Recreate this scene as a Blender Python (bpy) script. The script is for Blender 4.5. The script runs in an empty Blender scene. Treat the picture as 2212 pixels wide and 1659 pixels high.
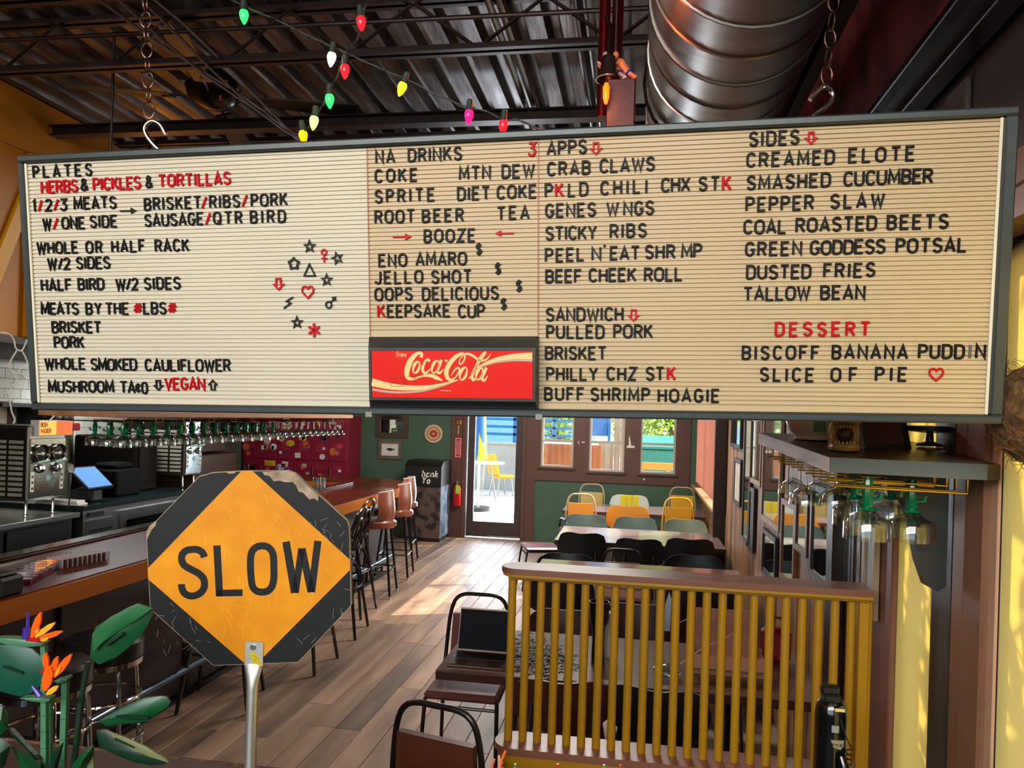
import bpy, bmesh, math, random
from mathutils import Vector, Matrix
rnd = random.Random(7)
sc = bpy.context.scene
COL = sc.collection
PI = math.pi
# ---------------------------------------------------------------- camera
FPX, CX, CY = 1661.0, 1106.0, 898.0
TH, RHO, H = math.radians(9.3), 0.030, 1.95
FW = Vector((-math.sin(TH), math.cos(TH), 0))
R0 = Vector((math.cos(TH), math.sin(TH), 0))
ZV = Vector((0, 0, 1))
RV = R0*math.cos(RHO) + ZV*math.sin(RHO)
UV = ZV*math.cos(RHO) - R0*math.sin(RHO)
O = Vector((0, 0, H))
cam = bpy.data.cameras.new('camera'); co = bpy.data.objects.new('camera', cam); COL.objects.link(co)
m = Matrix((RV, UV, -FW)).transposed().to_4x4(); m.translation = O
co.matrix_world = m
cam.sensor_width = 36; cam.lens = FPX/2212*36; cam.shift_y = (CY-829.5)/2212; cam.clip_start = .05
sc.camera = co

def ray(x, y): return FW + RV*((x-CX)/FPX) + UV*((CY-y)/FPX)
def atd(x, y, d): return O + ray(x, y)*d
def at(x, y, X=None, Y=None, Z=None):
    r = ray(x, y)
    t = (X/r.x) if X is not None else (Y/r.y) if Y is not None else (Z-H)/r.z
    return O + r*t
# ---------------------------------------------------------------- light, sky, exposure
w = bpy.data.worlds.new('world'); sc.world = w; w.use_nodes = True
wn = w.node_tree; bg = wn.nodes['Background']
sky = wn.nodes.new('ShaderNodeTexSky'); sky.sky_type = 'NISHITA'; sky.sun_disc = False
sky.sun_elevation = math.radians(45); sky.sun_rotation = math.radians(65); sky.air_density = 1.2; sky.dust_density = 1.5
wn.links.new(sky.outputs[0], bg.inputs[0]); bg.inputs[1].default_value = .55
def lamp(name, kind, loc, energy, color=(1,1,1), size=1.0, sy=None, direction=None, angle=None):
    l = bpy.data.lights.new(name, kind); l.energy = energy; l.color = color
    if kind == 'AREA':
        l.size = size
        if sy: l.shape = 'RECTANGLE'; l.size_y = sy
    elif kind == 'SUN': l.angle = angle or .01
    else: l.shadow_soft_size = size
    o = bpy.data.objects.new(name, l); COL.objects.link(o); o.location = loc
    if direction: o.rotation_euler = Vector(direction).to_track_quat('-Z', 'Y').to_euler()
    return o
lamp('sun', 'SUN', (8, 4, 9), 12.5, (1, .93, .80), direction=(-.80, -.33, -.62), angle=.006)
# added area lamp standing for daylight from assumed windows behind the camera
lamp('front_fill', 'AREA', (-1.2, -2.3, 3.35), 168, (1, .95, .88), 4.6, 1.3, direction=(-.02, 1, -.30))
# daylight at the doorway, then three unseen area fills added under the ceiling
lamp('door_daylight', 'AREA', (-2.2, 12.3, 1.3), 75, (.80, .90, 1), .9, 2.0, direction=(0, -1, -.25))
lamp('bar_fill', 'AREA', (-3.9, 6.6, 3.75), 50, (1, .90, .78), 2.6, .5, direction=(0, 0, -1))
lamp('dining_fill', 'AREA', (-.6, 8.2, 3.75), 170, (1, .93, .84), 1.6, .4, direction=(0, 0, -1))
lamp('kitchen_fill', 'AREA', (-5.4, 7.4, 2.35), 15, (.95, .98, 1), 1.2, .3, direction=(0, 0, -1))
vs = sc.view_settings
vs.view_transform = 'Standard'; vs.look = 'None'; vs.gamma = 1; vs.use_curve_mapping = False; vs.exposure = 0.55
sc.cycles.max_bounces = 8; sc.cycles.diffuse_bounces = 4; sc.cycles.transmission_bounces = 8; sc.cycles.transparent_max_bounces = 12
sc.cycles.sample_clamp_indirect = 6; sc.cycles.caustics_reflective = False; sc.cycles.caustics_refractive = False
# ---------------------------------------------------------------- materials
MATS = {}
def srgb(c):
    if isinstance(c, str):
        c = [int(c[i:i+2], 16)/255 for i in (0, 2, 4)]
    return tuple((v/12.92 if v <= .04045 else ((v+.055)/1.055)**2.4) for v in c[:3]) + (1,)
def mat(name, c='808080', rough=.5, metal=0, var=.10, ns=6, bump=.05, bs=60, emit=0, trans=0, ior=1.45, stretch=(1,1,1), c2=None, coat=0, alpha=1, rand=0, rv=.15, spec=.5, ramp=(.35,.65)):
    if name in MATS: return MATS[name]
    M = bpy.data.materials.new(name); M.use_nodes = True; nt = M.node_tree; N = nt.nodes; L = nt.links
    b = N['Principled BSDF']
    A = srgb(c); B = srgb(c2) if c2 else tuple(v*(1-var) for v in A[:3])+(1,)
    tc = N.new('ShaderNodeTexCoord'); mp = N.new('ShaderNodeMapping'); mp.inputs['Scale'].default_value = stretch
    L.new(tc.outputs['Object'], mp.inputs[0]); vec = mp.outputs[0]
    oi = None
    if rand:
        oi = N.new('ShaderNodeObjectInfo'); ad = N.new('ShaderNodeVectorMath'); ad.operation = 'ADD'
        ml = N.new('ShaderNodeMath'); ml.operation = 'MULTIPLY'; ml.inputs[1].default_value = 60
        L.new(oi.outputs['Random'], ml.inputs[0]); L.new(ml.outputs[0], ad.inputs[0]); L.new(mp.outputs[0], ad.inputs[1]); vec = ad.outputs[0]
    no = N.new('ShaderNodeTexNoise'); no.inputs['Scale'].default_value = ns; no.inputs['Detail'].default_value = 5
    L.new(vec, no.inputs['Vector'])
    cr = N.new('ShaderNodeValToRGB'); cr.color_ramp.elements[0].position, cr.color_ramp.elements[1].position = ramp
    cr.color_ramp.elements[0].color = B; cr.color_ramp.elements[1].color = A
    L.new(no.outputs[0], cr.inputs[0]); out = cr.outputs[0]
    if rand:
        hs = N.new('ShaderNodeHueSaturation'); mr = N.new('ShaderNodeMapRange')
        mr.inputs[3].default_value = 1-rand; mr.inputs[4].default_value = 1+rand
        L.new(oi.outputs['Random'], mr.inputs[0]); L.new(mr.outputs[0], hs.inputs['Value']); L.new(out, hs.inputs['Color']); out = hs.outputs[0]
    L.new(out, b.inputs['Base Color'])
    b.inputs['Roughness'].default_value = rough; b.inputs['Metallic'].default_value = metal
    b.inputs['Specular IOR Level'].default_value = spec
    b.inputs['Coat Weight'].default_value = coat; b.inputs['Coat Roughness'].default_value = .12
    if trans: b.inputs['Transmission Weight'].default_value = trans; b.inputs['IOR'].default_value = ior
    if alpha < 1: b.inputs['Alpha'].default_value = alpha
    if emit: L.new(out, b.inputs['Emission Color']); b.inputs['Emission Strength'].default_value = emit
    if bump:
        n2 = N.new('ShaderNodeTexNoise'); n2.inputs['Scale'].default_value = bs; n2.inputs['Detail'].default_value = 3
        L.new(vec, n2.inputs['Vector']); bp = N.new('ShaderNodeBump'); bp.inputs['Strength'].default_value = bump; bp.inputs['Distance'].default_value = .01
        L.new(n2.outputs[0], bp.inputs['Height']); L.new(bp.outputs[0], b.inputs['Normal'])
    MATS[name] = M; return M
def wood(name, c, c2, axis='x', rough=.4, coat=0, scale=9, rand=0, bump=.08):
    s = {'x': (.12, 1, 1), 'y': (1, .12, 1), 'z': (1, 1, .12)}[axis]
    return mat(name, c, rough, c2=c2, ns=scale, stretch=s, bump=bump, bs=scale*7, coat=coat, rand=rand, ramp=(.3, .7))
def glassmat(name, c='ffffff', rough=0.0, tint=.1):
    if name in MATS: return MATS[name]
    M = bpy.data.materials.new(name); M.use_nodes = True; nt = M.node_tree; N = nt.nodes; L = nt.links; N.clear()
    o = N.new('ShaderNodeOutputMaterial'); mx = N.new('ShaderNodeMixShader'); t = N.new('ShaderNodeBsdfTransparent'); g = N.new('ShaderNodeBsdfGlossy')
    lw = N.new('ShaderNodeLayerWeight'); lw.inputs[0].default_value = .32
    t.inputs[0].default_value = srgb(c); g.inputs['Roughness'].default_value = .03
    mr = N.new('ShaderNodeMapRange'); mr.inputs[3].default_value = tint*.35; mr.inputs[4].default_value = .75
    L.new(lw.outputs['Facing'], mr.inputs[0]); L.new(mr.outputs[0], mx.inputs[0]); L.new(t.outputs[0], mx.inputs[1]); L.new(g.outputs[0], mx.inputs[2]); L.new(mx.outputs[0], o.inputs[0])
    MATS[name] = M; return M
# ---------------------------------------------------------------- mesh building
class MB:
    def __init__(s): s.v = []; s.f = []; s.m = []; s.cm = 0
    def add(s, vs, fs):
        n = len(s.v); s.v += [tuple(v) for v in vs]; s.f += [tuple(i+n for i in f) for f in fs]; s.m += [s.cm]*len(fs); return s
    def use(s, i): s.cm = i; return s
    def box(s, a, b, c=0):
        x0, y0, z0 = (min(a[i], b[i]) for i in range(3)); x1, y1, z1 = (max(a[i], b[i]) for i in range(3))
        if c <= 0:
            return s.add([(x0,y0,z0),(x1,y0,z0),(x1,y1,z0),(x0,y1,z0),(x0,y0,z1),(x1,y0,z1),(x1,y1,z1),(x0,y1,z1)],
                         [(0,3,2,1),(4,5,6,7),(0,1,5,4),(1,2,6,5),(2,3,7,6),(3,0,4,7)])
        c = min(c, (x1-x0)*.45, (y1-y0)*.45, (z1-z0)*.45)
        V = []; I = {}
        for sx in (0,1):
            for sy in (0,1):
                for sz in (0,1):
                    X, Y, Z = (x0,x1)[sx], (y0,y1)[sy], (z0,z1)[sz]; ix, iy, iz = (c,-c)[sx], (c,-c)[sy], (c,-c)[sz]
                    I[sx,sy,sz] = len(V); V += [(X,Y+iy,Z+iz),(X+ix,Y,Z+iz),(X+ix,Y+iy,Z)]
        F = []
        def g(a, k): return I[a]+k
        for k in range(3):
            o = [i for i in range(3) if i != k]
            for e in (0,1):
                q = []
                for (u, v) in ((0,0),(1,0),(1,1),(0,1)):
                    t = [0,0,0]; t[k] = e; t[o[0]] = u; t[o[1]] = v; q.append(g(tuple(t), k))
                F.append(tuple(q if (e ^ (k == 1)) else q[::-1]))
        for k in range(3):   # edges along axis k
            o = [i for i in range(3) if i != k]
            for u in (0,1):
                for v in (0,1):
                    a = [0,0,0]; a[o[0]] = u; a[o[1]] = v; b2 = list(a); b2[k] = 1
                    q = [g(tuple(a), o[0]), g(tuple(b2), o[0]), g(tuple(b2), o[1]), g(tuple(a), o[1])]
                    F.append(tuple(q))
        for a in I: F.append((g(a,0), g(a,1), g(a,2)))
        return s.add(V, F)
    def quadbox(s, pts, n):      # slab: polygon pts extruded by vector n
        n = Vector(n); k = len(pts); P0 = [Vector(p) for p in pts]; P1 = [p+n for p in P0]
        return s.add(P0+P1, [tuple(range(k))[::-1], tuple(range(k, 2*k))]+[(i, (i+1) % k, (i+1) % k+k, i+k) for i in range(k)])
    def tube(s, pts, r, n=8, closed=False, cap=True):
        P0 = [Vector(p) for p in pts]; k = len(P0); rs = r if isinstance(r, (list, tuple)) else [r]*k
        up = None; V = []
        for i in range(k):
            a = P0[(i-1) % k] if (closed or i > 0) else P0[i]; b = P0[(i+1) % k] if (closed or i < k-1) else P0[i]
            t = (b-a).normalized() if (b-a).length > 1e-9 else Vector((0,0,1))
            if up is None:
                up = Vector((0,0,1)) if abs(t.z) < .9 else Vector((1,0,0))
            x = (up - t*up.dot(t))
            x = x.normalized() if x.length > 1e-6 else t.orthogonal().normalized()
            up = x; y = t.cross(x)
            for j in range(n):
                an = 2*PI*j/n; V.append(P0[i]+(x*math.cos(an)+y*math.sin(an))*rs[i])
        F = []
        for i in range(k if closed else k-1):
            i2 = (i+1) % k
            for j in range(n):
                j2 = (j+1) % n; F.append((i*n+j, i*n+j2, i2*n+j2, i2*n+j))
        if cap and not closed: F += [tuple(range(n))[::-1], tuple(range((k-1)*n, k*n))]
        return s.add(V, F)
    def lathe(s, prof, n=20, c=(0,0,0), axis='z', a0=0, a1=2*PI):
        V = []; k = len(prof); full = abs(a1-a0-2*PI) < 1e-6; nn = n if full else n+1
        for j in range(nn):
            a = a0+(a1-a0)*j/n
            for r, z in prof:
                p = (r*math.cos(a), r*math.sin(a), z)
                if axis == 'y': p = (p[0], p[2], p[1])
                if axis == 'x': p = (p[2], p[0], p[1])
                V.append((p[0]+c[0], p[1]+c[1], p[2]+c[2]))
        F = []
        for j in range(n):
            j2 = (j+1) % nn
            for i in range(k-1): F.append((j*k+i, j2*k+i, j2*k+i+1, j*k+i+1))
        return s.add(V, F)
    def cyl(s, c, r, h, n=16, r2=None, axis='z'):
        r2 = r if r2 is None else r2
        return s.lathe([(0, 0), (r, 0), (r2, h), (0, h)], n, c, axis)
    def sph(s, c, r, n=12, sc_=(1,1,1)):
        pr = [(math.sin(PI*i/n)*r, -math.cos(PI*i/n)*r) for i in range(n+1)]
        t = MB().lathe(pr, n*2)
        return s.add([(v[0]*sc_[0]+c[0], v[1]*sc_[1]+c[1], v[2]*sc_[2]+c[2]) for v in t.v], t.f)
    def ribbon(s, pts, wd, d0, d1, closed=False, ch=.0, plane='xy'):
        """flat stroke of width wd (number or list) along 2D pts, from depth d0 to d1; ch = chamfer"""
        P0 = [Vector((p[0], p[1])) for p in pts]; ws = wd if isinstance(wd, (list, tuple)) else [wd]*len(P0)
        kp = [i for i in range(len(P0)) if i == 0 or (P0[i]-P0[i-1]).length > 1e-7]; P0 = [P0[i] for i in kp]; ws = [ws[min(i, len(ws)-1)] for i in kp]; k = len(P0)
        V = []
        for i in range(k):
            a = P0[(i-1) % k] if (closed or i > 0) else None; b = P0[(i+1) % k] if (closed or i < k-1) else None
            t1 = (P0[i]-a).normalized() if a is not None and (P0[i]-a).length > 1e-9 else None
            t2 = (b-P0[i]).normalized() if b is not None and (b-P0[i]).length > 1e-9 else None
            if t1 is None: t1 = t2
            if t2 is None: t2 = t1
            t = (t1+t2); t = t.normalized() if t.length > 1e-6 else t1
            nrm = Vector((-t.y, t.x)); c = max(.45, abs(t.dot(t1))); h = ws[i]/2/c; hi = max(h-ch, h*.3)
            for q, d in ((nrm*h, d0), (nrm*h, d1-ch), (nrm*hi, d1), (nrm*-hi, d1), (nrm*-h, d1-ch), (nrm*-h, d0)):
                p = P0[i]+q; V.append((p.x, p.y, d) if plane == 'xy' else (p.x, d, p.y))
        F = []
        for i in range(k if closed else k-1):
            i2 = (i+1) % k
            for j in range(6): F.append((i*6+j, i*6+(j+1) % 6, i2*6+(j+1) % 6, i2*6+j))
        if not closed: F += [tuple(range(6))[::-1], tuple(range((k-1)*6, k*6))]
        return s.add(V, F)
    def xf(s, M):
        s.v = [tuple(M @ Vector(v)) for v in s.v]; return s
    def join(s, o): return s.add(o.v, o.f)
    def mesh(s, name, mats, smooth=True, off=(0,0,0)):
        me = bpy.data.meshes.new(name)
        me.from_pydata([(v[0]-off[0], v[1]-off[1], v[2]-off[2]) for v in s.v], [], s.f)
        for mm in (mats if isinstance(mats, (list, tuple)) else [mats]): me.materials.append(mm)
        if any(s.m): me.polygons.foreach_set('material_index', s.m)
        if smooth:
            me.polygons.foreach_set('use_smooth', [True]*len(s.f)); me.set_sharp_from_angle(angle=.6)
        bm = bmesh.new(); bm.from_mesh(me); bmesh.ops.recalc_face_normals(bm, faces=bm.faces); bm.to_mesh(me); bm.free()
        me.update(); return me
ORG = {}
def T(name, label, cat, loc=(0,0,0), rz=0, group=None, kind=None):
    o = bpy.data.objects.new(name, None); COL.objects.link(o); o.location = loc; o.rotation_euler = (0,0,rz); o.empty_display_size = .05
    o['label'] = label; o['category'] = cat
    if group: o['group'] = group
    if kind: o['kind'] = kind
    ORG[o.name] = Vector(loc) if rz == 0 else Vector((0,0,0)); return o
def P(name, mb, mt, parent, world=False, label=None, me=None, loc=None):
    off = ORG.get(parent.name, Vector((0,0,0))) if world else (0,0,0)
    me = me or mb.mesh(name, mt, off=off)
    o = bpy.data.objects.new(name, me); COL.objects.link(o); o.parent = parent
    if loc is not None: o.location = loc
    if world: ORG[o.name] = Vector(off)
    if label: o['label'] = label
    return o
def S(name, mb, mt, label, cat, loc=(0,0,0), group=None, kind=None, world=True):
    me = mb.mesh(name, mt, off=loc if world else (0,0,0)); o = bpy.data.objects.new(name, me); COL.objects.link(o); o.location = loc
    o['label'] = label; o['category'] = cat; ORG[o.name] = Vector(loc)
    if group: o['group'] = group
    if kind: o['kind'] = kind
    return o
def ST(name, mb, mt):
    me = mb.mesh(name, mt); o = bpy.data.objects.new(name, me); COL.objects.link(o); o['kind'] = 'structure'; ORG[o.name] = Vector((0,0,0)); return o
def clone(r, loc, rz=None, label=None, group=None):
    def cp(o, par):
        c = o.copy(); COL.objects.link(c); c.parent = par
        for ch in KIDS.get(o.name, ()): cp(ch, c)
        return c
    KIDS = {}
    for o in COL.objects:
        if o.parent: KIDS.setdefault(o.parent.name, []).append(o)
    c = cp(r, None); c.location = loc
    if rz is not None: c.rotation_euler = (0,0,rz)
    if label: c['label'] = label
    if group: c['group'] = group
    return c
def arc(cx, cy, rx, ry, a0, a1, n=8):
    return [(cx+rx*math.cos(math.radians(a0+(a1-a0)*i/n)), cy+ry*math.sin(math.radians(a0+(a1-a0)*i/n))) for i in range(n+1)]
def smooth(pts, n=5, closed=False):
    P0 = [Vector(p) for p in pts]; k = len(P0); out = []
    for i in range(k if closed else k-1):
        g = (lambda j: P0[j % k]) if closed else (lambda j: P0[max(0, min(k-1, j))])
        a, b, c, d = g(i-1), g(i), g(i+1), g(i+2)
        for t in range(n):
            u = t/n; out.append(.5*((2*b)+(c-a)*u+(2*a-5*b+4*c-d)*u*u+(3*b-a-3*c+d)*u**3))
    if not closed: out.append(P0[-1])
    return out
# wall slab with rectangular holes; axis 'x' wall spans X (at depth y0..y1), axis 'y' wall spans Y (x0..x1)
def holes(mb, u0, u1, z0, z1, d0, d1, hs, axis='x'):
    us = sorted({u0, u1, *[h[0] for h in hs], *[h[1] for h in hs]}); us = [u for u in us if u0 <= u <= u1]
    zs = sorted({z0, z1, *[h[2] for h in hs], *[h[3] for h in hs]}); zs = [z for z in zs if z0 <= z <= z1]
    for a, b in zip(us, us[1:]):
        run = None
        for c, d in zip(zs, zs[1:]):
            mu, mz = (a+b)/2, (c+d)/2
            if any(h[0] < mu < h[1] and h[2] < mz < h[3] for h in hs):
                if run: mb.box(*bx(a, b, run[0], run[1], d0, d1, axis)); run = None
            else: run = (run[0], d) if run else (c, d)
        if run: mb.box(*bx(a, b, run[0], run[1], d0, d1, axis))
    return mb
def bx(a, b, z0, z1, d0, d1, axis):
    return ((a, d0, z0), (b, d1, z1)) if axis == 'x' else ((d0, a, z0), (d1, b, z1))
# ================================================================ SETTING
M_green = mat('green_wall_paint', '43604C', .55, var=.12, ns=3, bump=.15, bs=40)
M_brown = mat('brown_trim_paint', '5B3A30', .42, var=.15, ns=5, bump=.06)
M_dark = mat('dark_grey_paint', '262626', .45, var=.2, ns=5)
M_black = mat('black_paint', '151515', .4, var=.2, ns=8)
M_maroon = mat('maroon_plaster', 'BE565C', .8, c2='5A1E22', ns=4, bump=.9, bs=9)
M_yel = mat('yellow_wall_paint', 'B87408', .5, var=.12, ns=2, bump=.1)
M_tile = mat('white_tile', 'C9C9BE', .22, var=.08, ns=3, rand=.08)
M_grout = mat('grey_grout', '4F4B45', .9)
M_deck = mat('galvanised_deck', '8A8686', .36, metal=.85, c2='4A4042', ns=5, bump=.1, bs=30, stretch=(3,.35,1))
M_steel = mat('dark_joist_steel', '453B3B', .38, metal=.75, var=.3, ns=7)
M_conc = mat('concrete', 'B9B2A2', .85, var=.15, ns=2, bump=.3)
M_plank = wood('floor_plank_wood', 'A07F66', '5C4838', 'y', .5, scale=7, rand=.28, bump=.12)
M_wallwood = wood('rustic_wall_wood', 'A67C56', '5F3F2A', 'z', .45, scale=8, rand=.25, bump=.2)
M_clear = glassmat('clear_window_glass')
M_chrome = mat('chrome', 'D9D9D9', .12, metal=1, var=.02, bump=0)
M_brush = mat('brushed_steel', 'A9A9A6', .3, metal=1, var=.12, ns=4, bump=.04, stretch=(1,1,8))
M_white = mat('white_plastic', 'E4E0D8', .4, var=.05)
M_brass = mat('brass_wire', 'C9A24C', .22, metal=1, var=.05, bump=0)

fl = ST('floor', MB().box((-6.8,-2.6,-.12), (1.1,12.1,-.012)), mat('floor_base', '2A1D17', .8))
x = -4.42; pi = 0
while x < .94:
    wd = .165; y = (9.35 if x < -2.95 else 3.0) - rnd.random()*1.2
    x1 = min(x+wd, .948)
    while y < 11.93:
        L = rnd.uniform(1.3, 2.6); y1 = min(y+L, 11.94)
        if y1-y > .05:
            mb = MB().box((x+.0015, y+.002, -.012), (x1-.0015, y1-.001, rnd.uniform(-.001, .0006)), .002)
            P('plank', mb, M_plank, fl)
        y = y1
    x = x1
# far wall
FY = 11.95
HW = [(-1.48,-.97,1.17,2.25), (-.73,-.19,1.13,2.25), (.05,.58,1.13,2.25)]
HD = (-2.66,-1.76,0,2.2)
ST('wall_back', holes(MB(), -6.8, 1.1, 0, 4.25, FY, FY+.14, HW+[HD]), M_green)
ST('trim_1', holes(MB(), -2.92, .80, .96, 2.6, FY-.03, FY-.001, HW+[HD]).box((-2.92,FY-.03,0), (-2.662,FY-.001,.958)).box((-1.758,FY-.03,0), (-1.56,FY-.001,.958)), M_brown)
b = MB()
for xx in (-2.70, -1.74): b.box((xx-.03, FY-.05, 0), (xx+.03, FY-.031, 2.26), .004)
b.box((-2.73, FY-.05, 2.2), (-1.71, FY-.031, 2.27), .004)
ST('trim_2', b, M_brown)
M_alu = mat('white_window_frame', 'BEB6A8', .4, var=.06)
for i, hh in enumerate(HW):
    fr = MB(); t = .03
    holes(fr, hh[0], hh[1], hh[2], hh[3], FY+.02, FY+.08, [(hh[0]+t, hh[1]-t, hh[2]+t, hh[3]-t)])
    zz = 1.58; fr.box((hh[0]+t, FY+.03, zz-.02), (hh[1]-t, FY+.07, zz+.02))
    wo = ST('window_%d' % (i+1), fr, M_alu)
    P('window_sill', MB().box((hh[0]-.04, FY-.07, hh[2]-.035), (hh[1]+.04, FY+.02, hh[2]), .006), M_brown, wo)
    P('window_glass', MB().box((hh[0]+t, FY+.047, hh[2]+t), (hh[1]-t, FY+.051, zz-.02)), M_clear, wo)
    P('window_glass', MB().box((hh[0]+t, FY+.047, zz+.02), (hh[1]-t, FY+.051, hh[3]-t)), M_clear, wo)
M_door = mat('brown_door_paint', '3F2F2D', .4, var=.1)
dr = ST('door_1', holes(MB(), -2.65, -1.77, .02, 2.19, FY+.01, FY+.055, [(-2.54,-1.88,.26,2.08)]), M_door)
P('door_glass', MB().box((-2.54, FY+.03, .26), (-1.88, FY+.036, 2.08)), M_clear, dr)
P('door_handle', MB().tube([(-1.82,FY-.0,1.32),(-1.82,FY-.04,1.32),(-1.82,FY-.04,1.10),(-1.82,FY+.0,1.10)], .009), M_chrome, dr)
P('door_lock', MB().cyl((-1.82,FY-.012,.98), .022, .024, 14, axis='y'), M_chrome, dr)
P('door_sweep', MB().box((-2.3,FY-.006,.02), (-1.78,FY+.008,.045)), M_brush, dr)
# right wall
RX = .95
HF = (8.42, 11.2, 1.02, 2.62)
HN = [(2.66,3.0,.3,2.45), (1.05,2.20,.3,2.45)]
ST('wall_right', holes(MB(), -2.6, 12.1, 0, 4.25, RX, RX+.14, [HF]+HN, 'y'), M_dark)
fr = holes(MB(), HF[0], HF[1], HF[2], HF[3], RX+.03, RX+.09, [(HF[0]+.04, 9.78, HF[2]+.04, HF[3]-.04), (9.84, HF[1]-.04, HF[2]+.04, HF[3]-.04)], 'y')
wo = ST('window_4', fr, M_alu)
P('window_glass', MB().box((RX+.05, HF[0]+.04, HF[2]+.04), (RX+.055, HF[1]-.04, HF[3]-.04)), M_clear, wo)
P('window_sill', MB().box((RX-.14, HF[0]-.1, HF[2]-.045), (RX+.03, HF[1]+.6, HF[2]-.005), .006), wood('pale_sill_wood', 'B08A60', '8A6440', 'y', .4), wo)
ww = ST('trim_3', MB().box((RX-.012, 3.4, 0), (RX-.002, FY-.04, 2.9)), M_dark)
ww.hide_render = False
ww.data = holes(MB(), 3.4, FY-.04, 0, 2.95, RX-.008, RX-.002, [HF], 'y').mesh('trim_3', M_dark)
y = 3.42
while y < FY-.15:
    y1 = min(y+rnd.uniform(.13,.19), FY-.06); top = .965 if y1 > HF[0]-.09 else 2.94
    P('plank', MB().box((RX-.022-rnd.random()*.006, y+.002, .02), (RX-.0085, y1-.002, top), .002), M_wallwood, ww)
    y = y1
ST('trim_4', holes(MB(), 8.3, 11.35, .97, 2.75, RX-.035, RX-.009, [(8.42,11.2,1.02,2.62)], 'y'), M_brown)
ST('trim_5', MB().box((.80,8.22,0), (.925,8.31,3.2), .004), mat('dark_post_wood', '2B1C17', .5))
# maroon upper wall, rough
b = MB(); n = 60; mz = 16
V = []; F = []
for i in range(n+1):
    for j in range(mz+1):
        yy = 1.2+i*(10.6/n); zz = 3.2+j*(1.0/mz)
        V.append((RX-.02-.05*max(0, math.sin(yy*7.3+zz*9)*math.sin(yy*3.1-zz*5)*rnd.uniform(.4,1)), yy, zz))
for i in range(n):
    for j in range(mz):
        a = i*(mz+1)+j; F.append((a, a+1, a+mz+2, a+mz+1))
b.add(V, F); ST('wall_upper_right', b, M_maroon)
bm_ = S('steel_beam', MB().box((.86,-.5,3.03), (.93,11.9,3.06), .003).box((.86,-.5,3.17), (.93,11.9,3.20), .003).box((.90,-.5,3.06), (.92,11.9,3.17)), mat('black_steel', '17191B', .35, metal=.3), 'black steel beam running along the top of the right wall above the windows', 'beam')
ST('trim_6', MB().box((.86,-.5,2.52), (.949,3.35,2.62), .01).box((.86,-.5,2.45), (.949,3.35,2.52)), mat('copper_trim', '9A6A54', .4, var=.1))
# near right wall dressing: posts and jambs
def ypx(px, X=RX): return at(px, 1100, X=X).y
ST('trim_7', MB().box((.925, ypx(1940,.94), 0), (.949, ypx(1887,.94), 2.45), .006), mat('brown_jamb_paint', '7A4E3A', .45, var=.12))
pw = wood('dark_post_grain', '3A3A3A', '222222', 'z', .4, scale=10)
ST('trim_8', MB().box((.932, ypx(2066,.94), 0), (.949, ypx(2022,.94), 3.0), .004), pw)
jb = MB().box((.930, ypx(2095,.94)+.002, 0), (.949, ypx(2067,.94)-.002, 2.45), .006).box((.924, ypx(2140,.94), 0), (.949, ypx(2096,.94)-.002, 2.45), .008)
ST('trim_9', jb, mat('brown_jamb_paint_light', '80563F', .45, var=.2, ns=3))
ST('trim_10', MB().box((.94, 2.20, 0), (.949, ypx(2141,.945), 2.45), .003), mat('salmon_jamb', 'C89A7C', .5))
# shades
def shade(name, lab, y0, y1, z0, z1, x=.9505):
    M = MATS.get('roller_shade')
    if not M:
        M = mat('roller_shade', 'DCD6AE', .8, var=.04, ns=3, bump=.15, bs=260); nt = M.node_tree
        bb = nt.nodes['Principled BSDF']; tr = nt.nodes.new('ShaderNodeBsdfTranslucent'); mx = nt.nodes.new('ShaderNodeMixShader'); tr.inputs[0].default_value = srgb('F0DE90')
        mx.inputs[0].default_value = .42
        nt.links.new(bb.outputs[0], mx.inputs[1]); nt.links.new(tr.outputs[0], mx.inputs[2]); nt.links.new(mx.outputs[0], nt.nodes['Material Output'].inputs[0])
    t = T(name, lab, 'window shade', (x, (y0+y1)/2, z0))
    P('shade_fabric', MB().box((x, y0, z0+.03), (x+.0015, y1, z1)), M, t, True)
    P('bottom_bar', MB().box((x+.0015, y0, z0), (x+.015, y1, z0+.03), .003), M_white, t, True)
    P('shade_roller', MB().cyl((x+.03, y0, z1), .025, y1-y0, 14, axis='y'), M_white, t, True)
    return t
shade('roller_shade', 'narrow pale yellow roller shade between brown post and dark grey post', 2.662, 2.998, .32, 2.42)
shade('roller_shade', 'wide pale yellow roller shade at the right edge, brightly sunlit', 1.07, 2.1985, .32, 2.42)
# ceiling deck
prof = []
x = -4.7
while x < 1.1:
    prof += [(x, 4.2), (x+.105, 4.2), (x+.13, 4.27), (x+.175, 4.27)]; x += .2
prof += [(1.12, 4.2), (1.12, 4.31), (-4.7, 4.31)]
b = MB(); k = len(prof)
b.add([(p[0], -2.6, p[1]) for p in prof]+[(p[0], 12.1, p[1]) for p in prof], [(i, (i+1) % k, (i+1) % k+k, i+k) for i in range(k)])
ST('ceiling', b, M_deck)
ST('ceiling_back_bar', MB().box((-6.8,-2.6,4.2), (-4.7,12.1,4.3)), M_dark)
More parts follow.
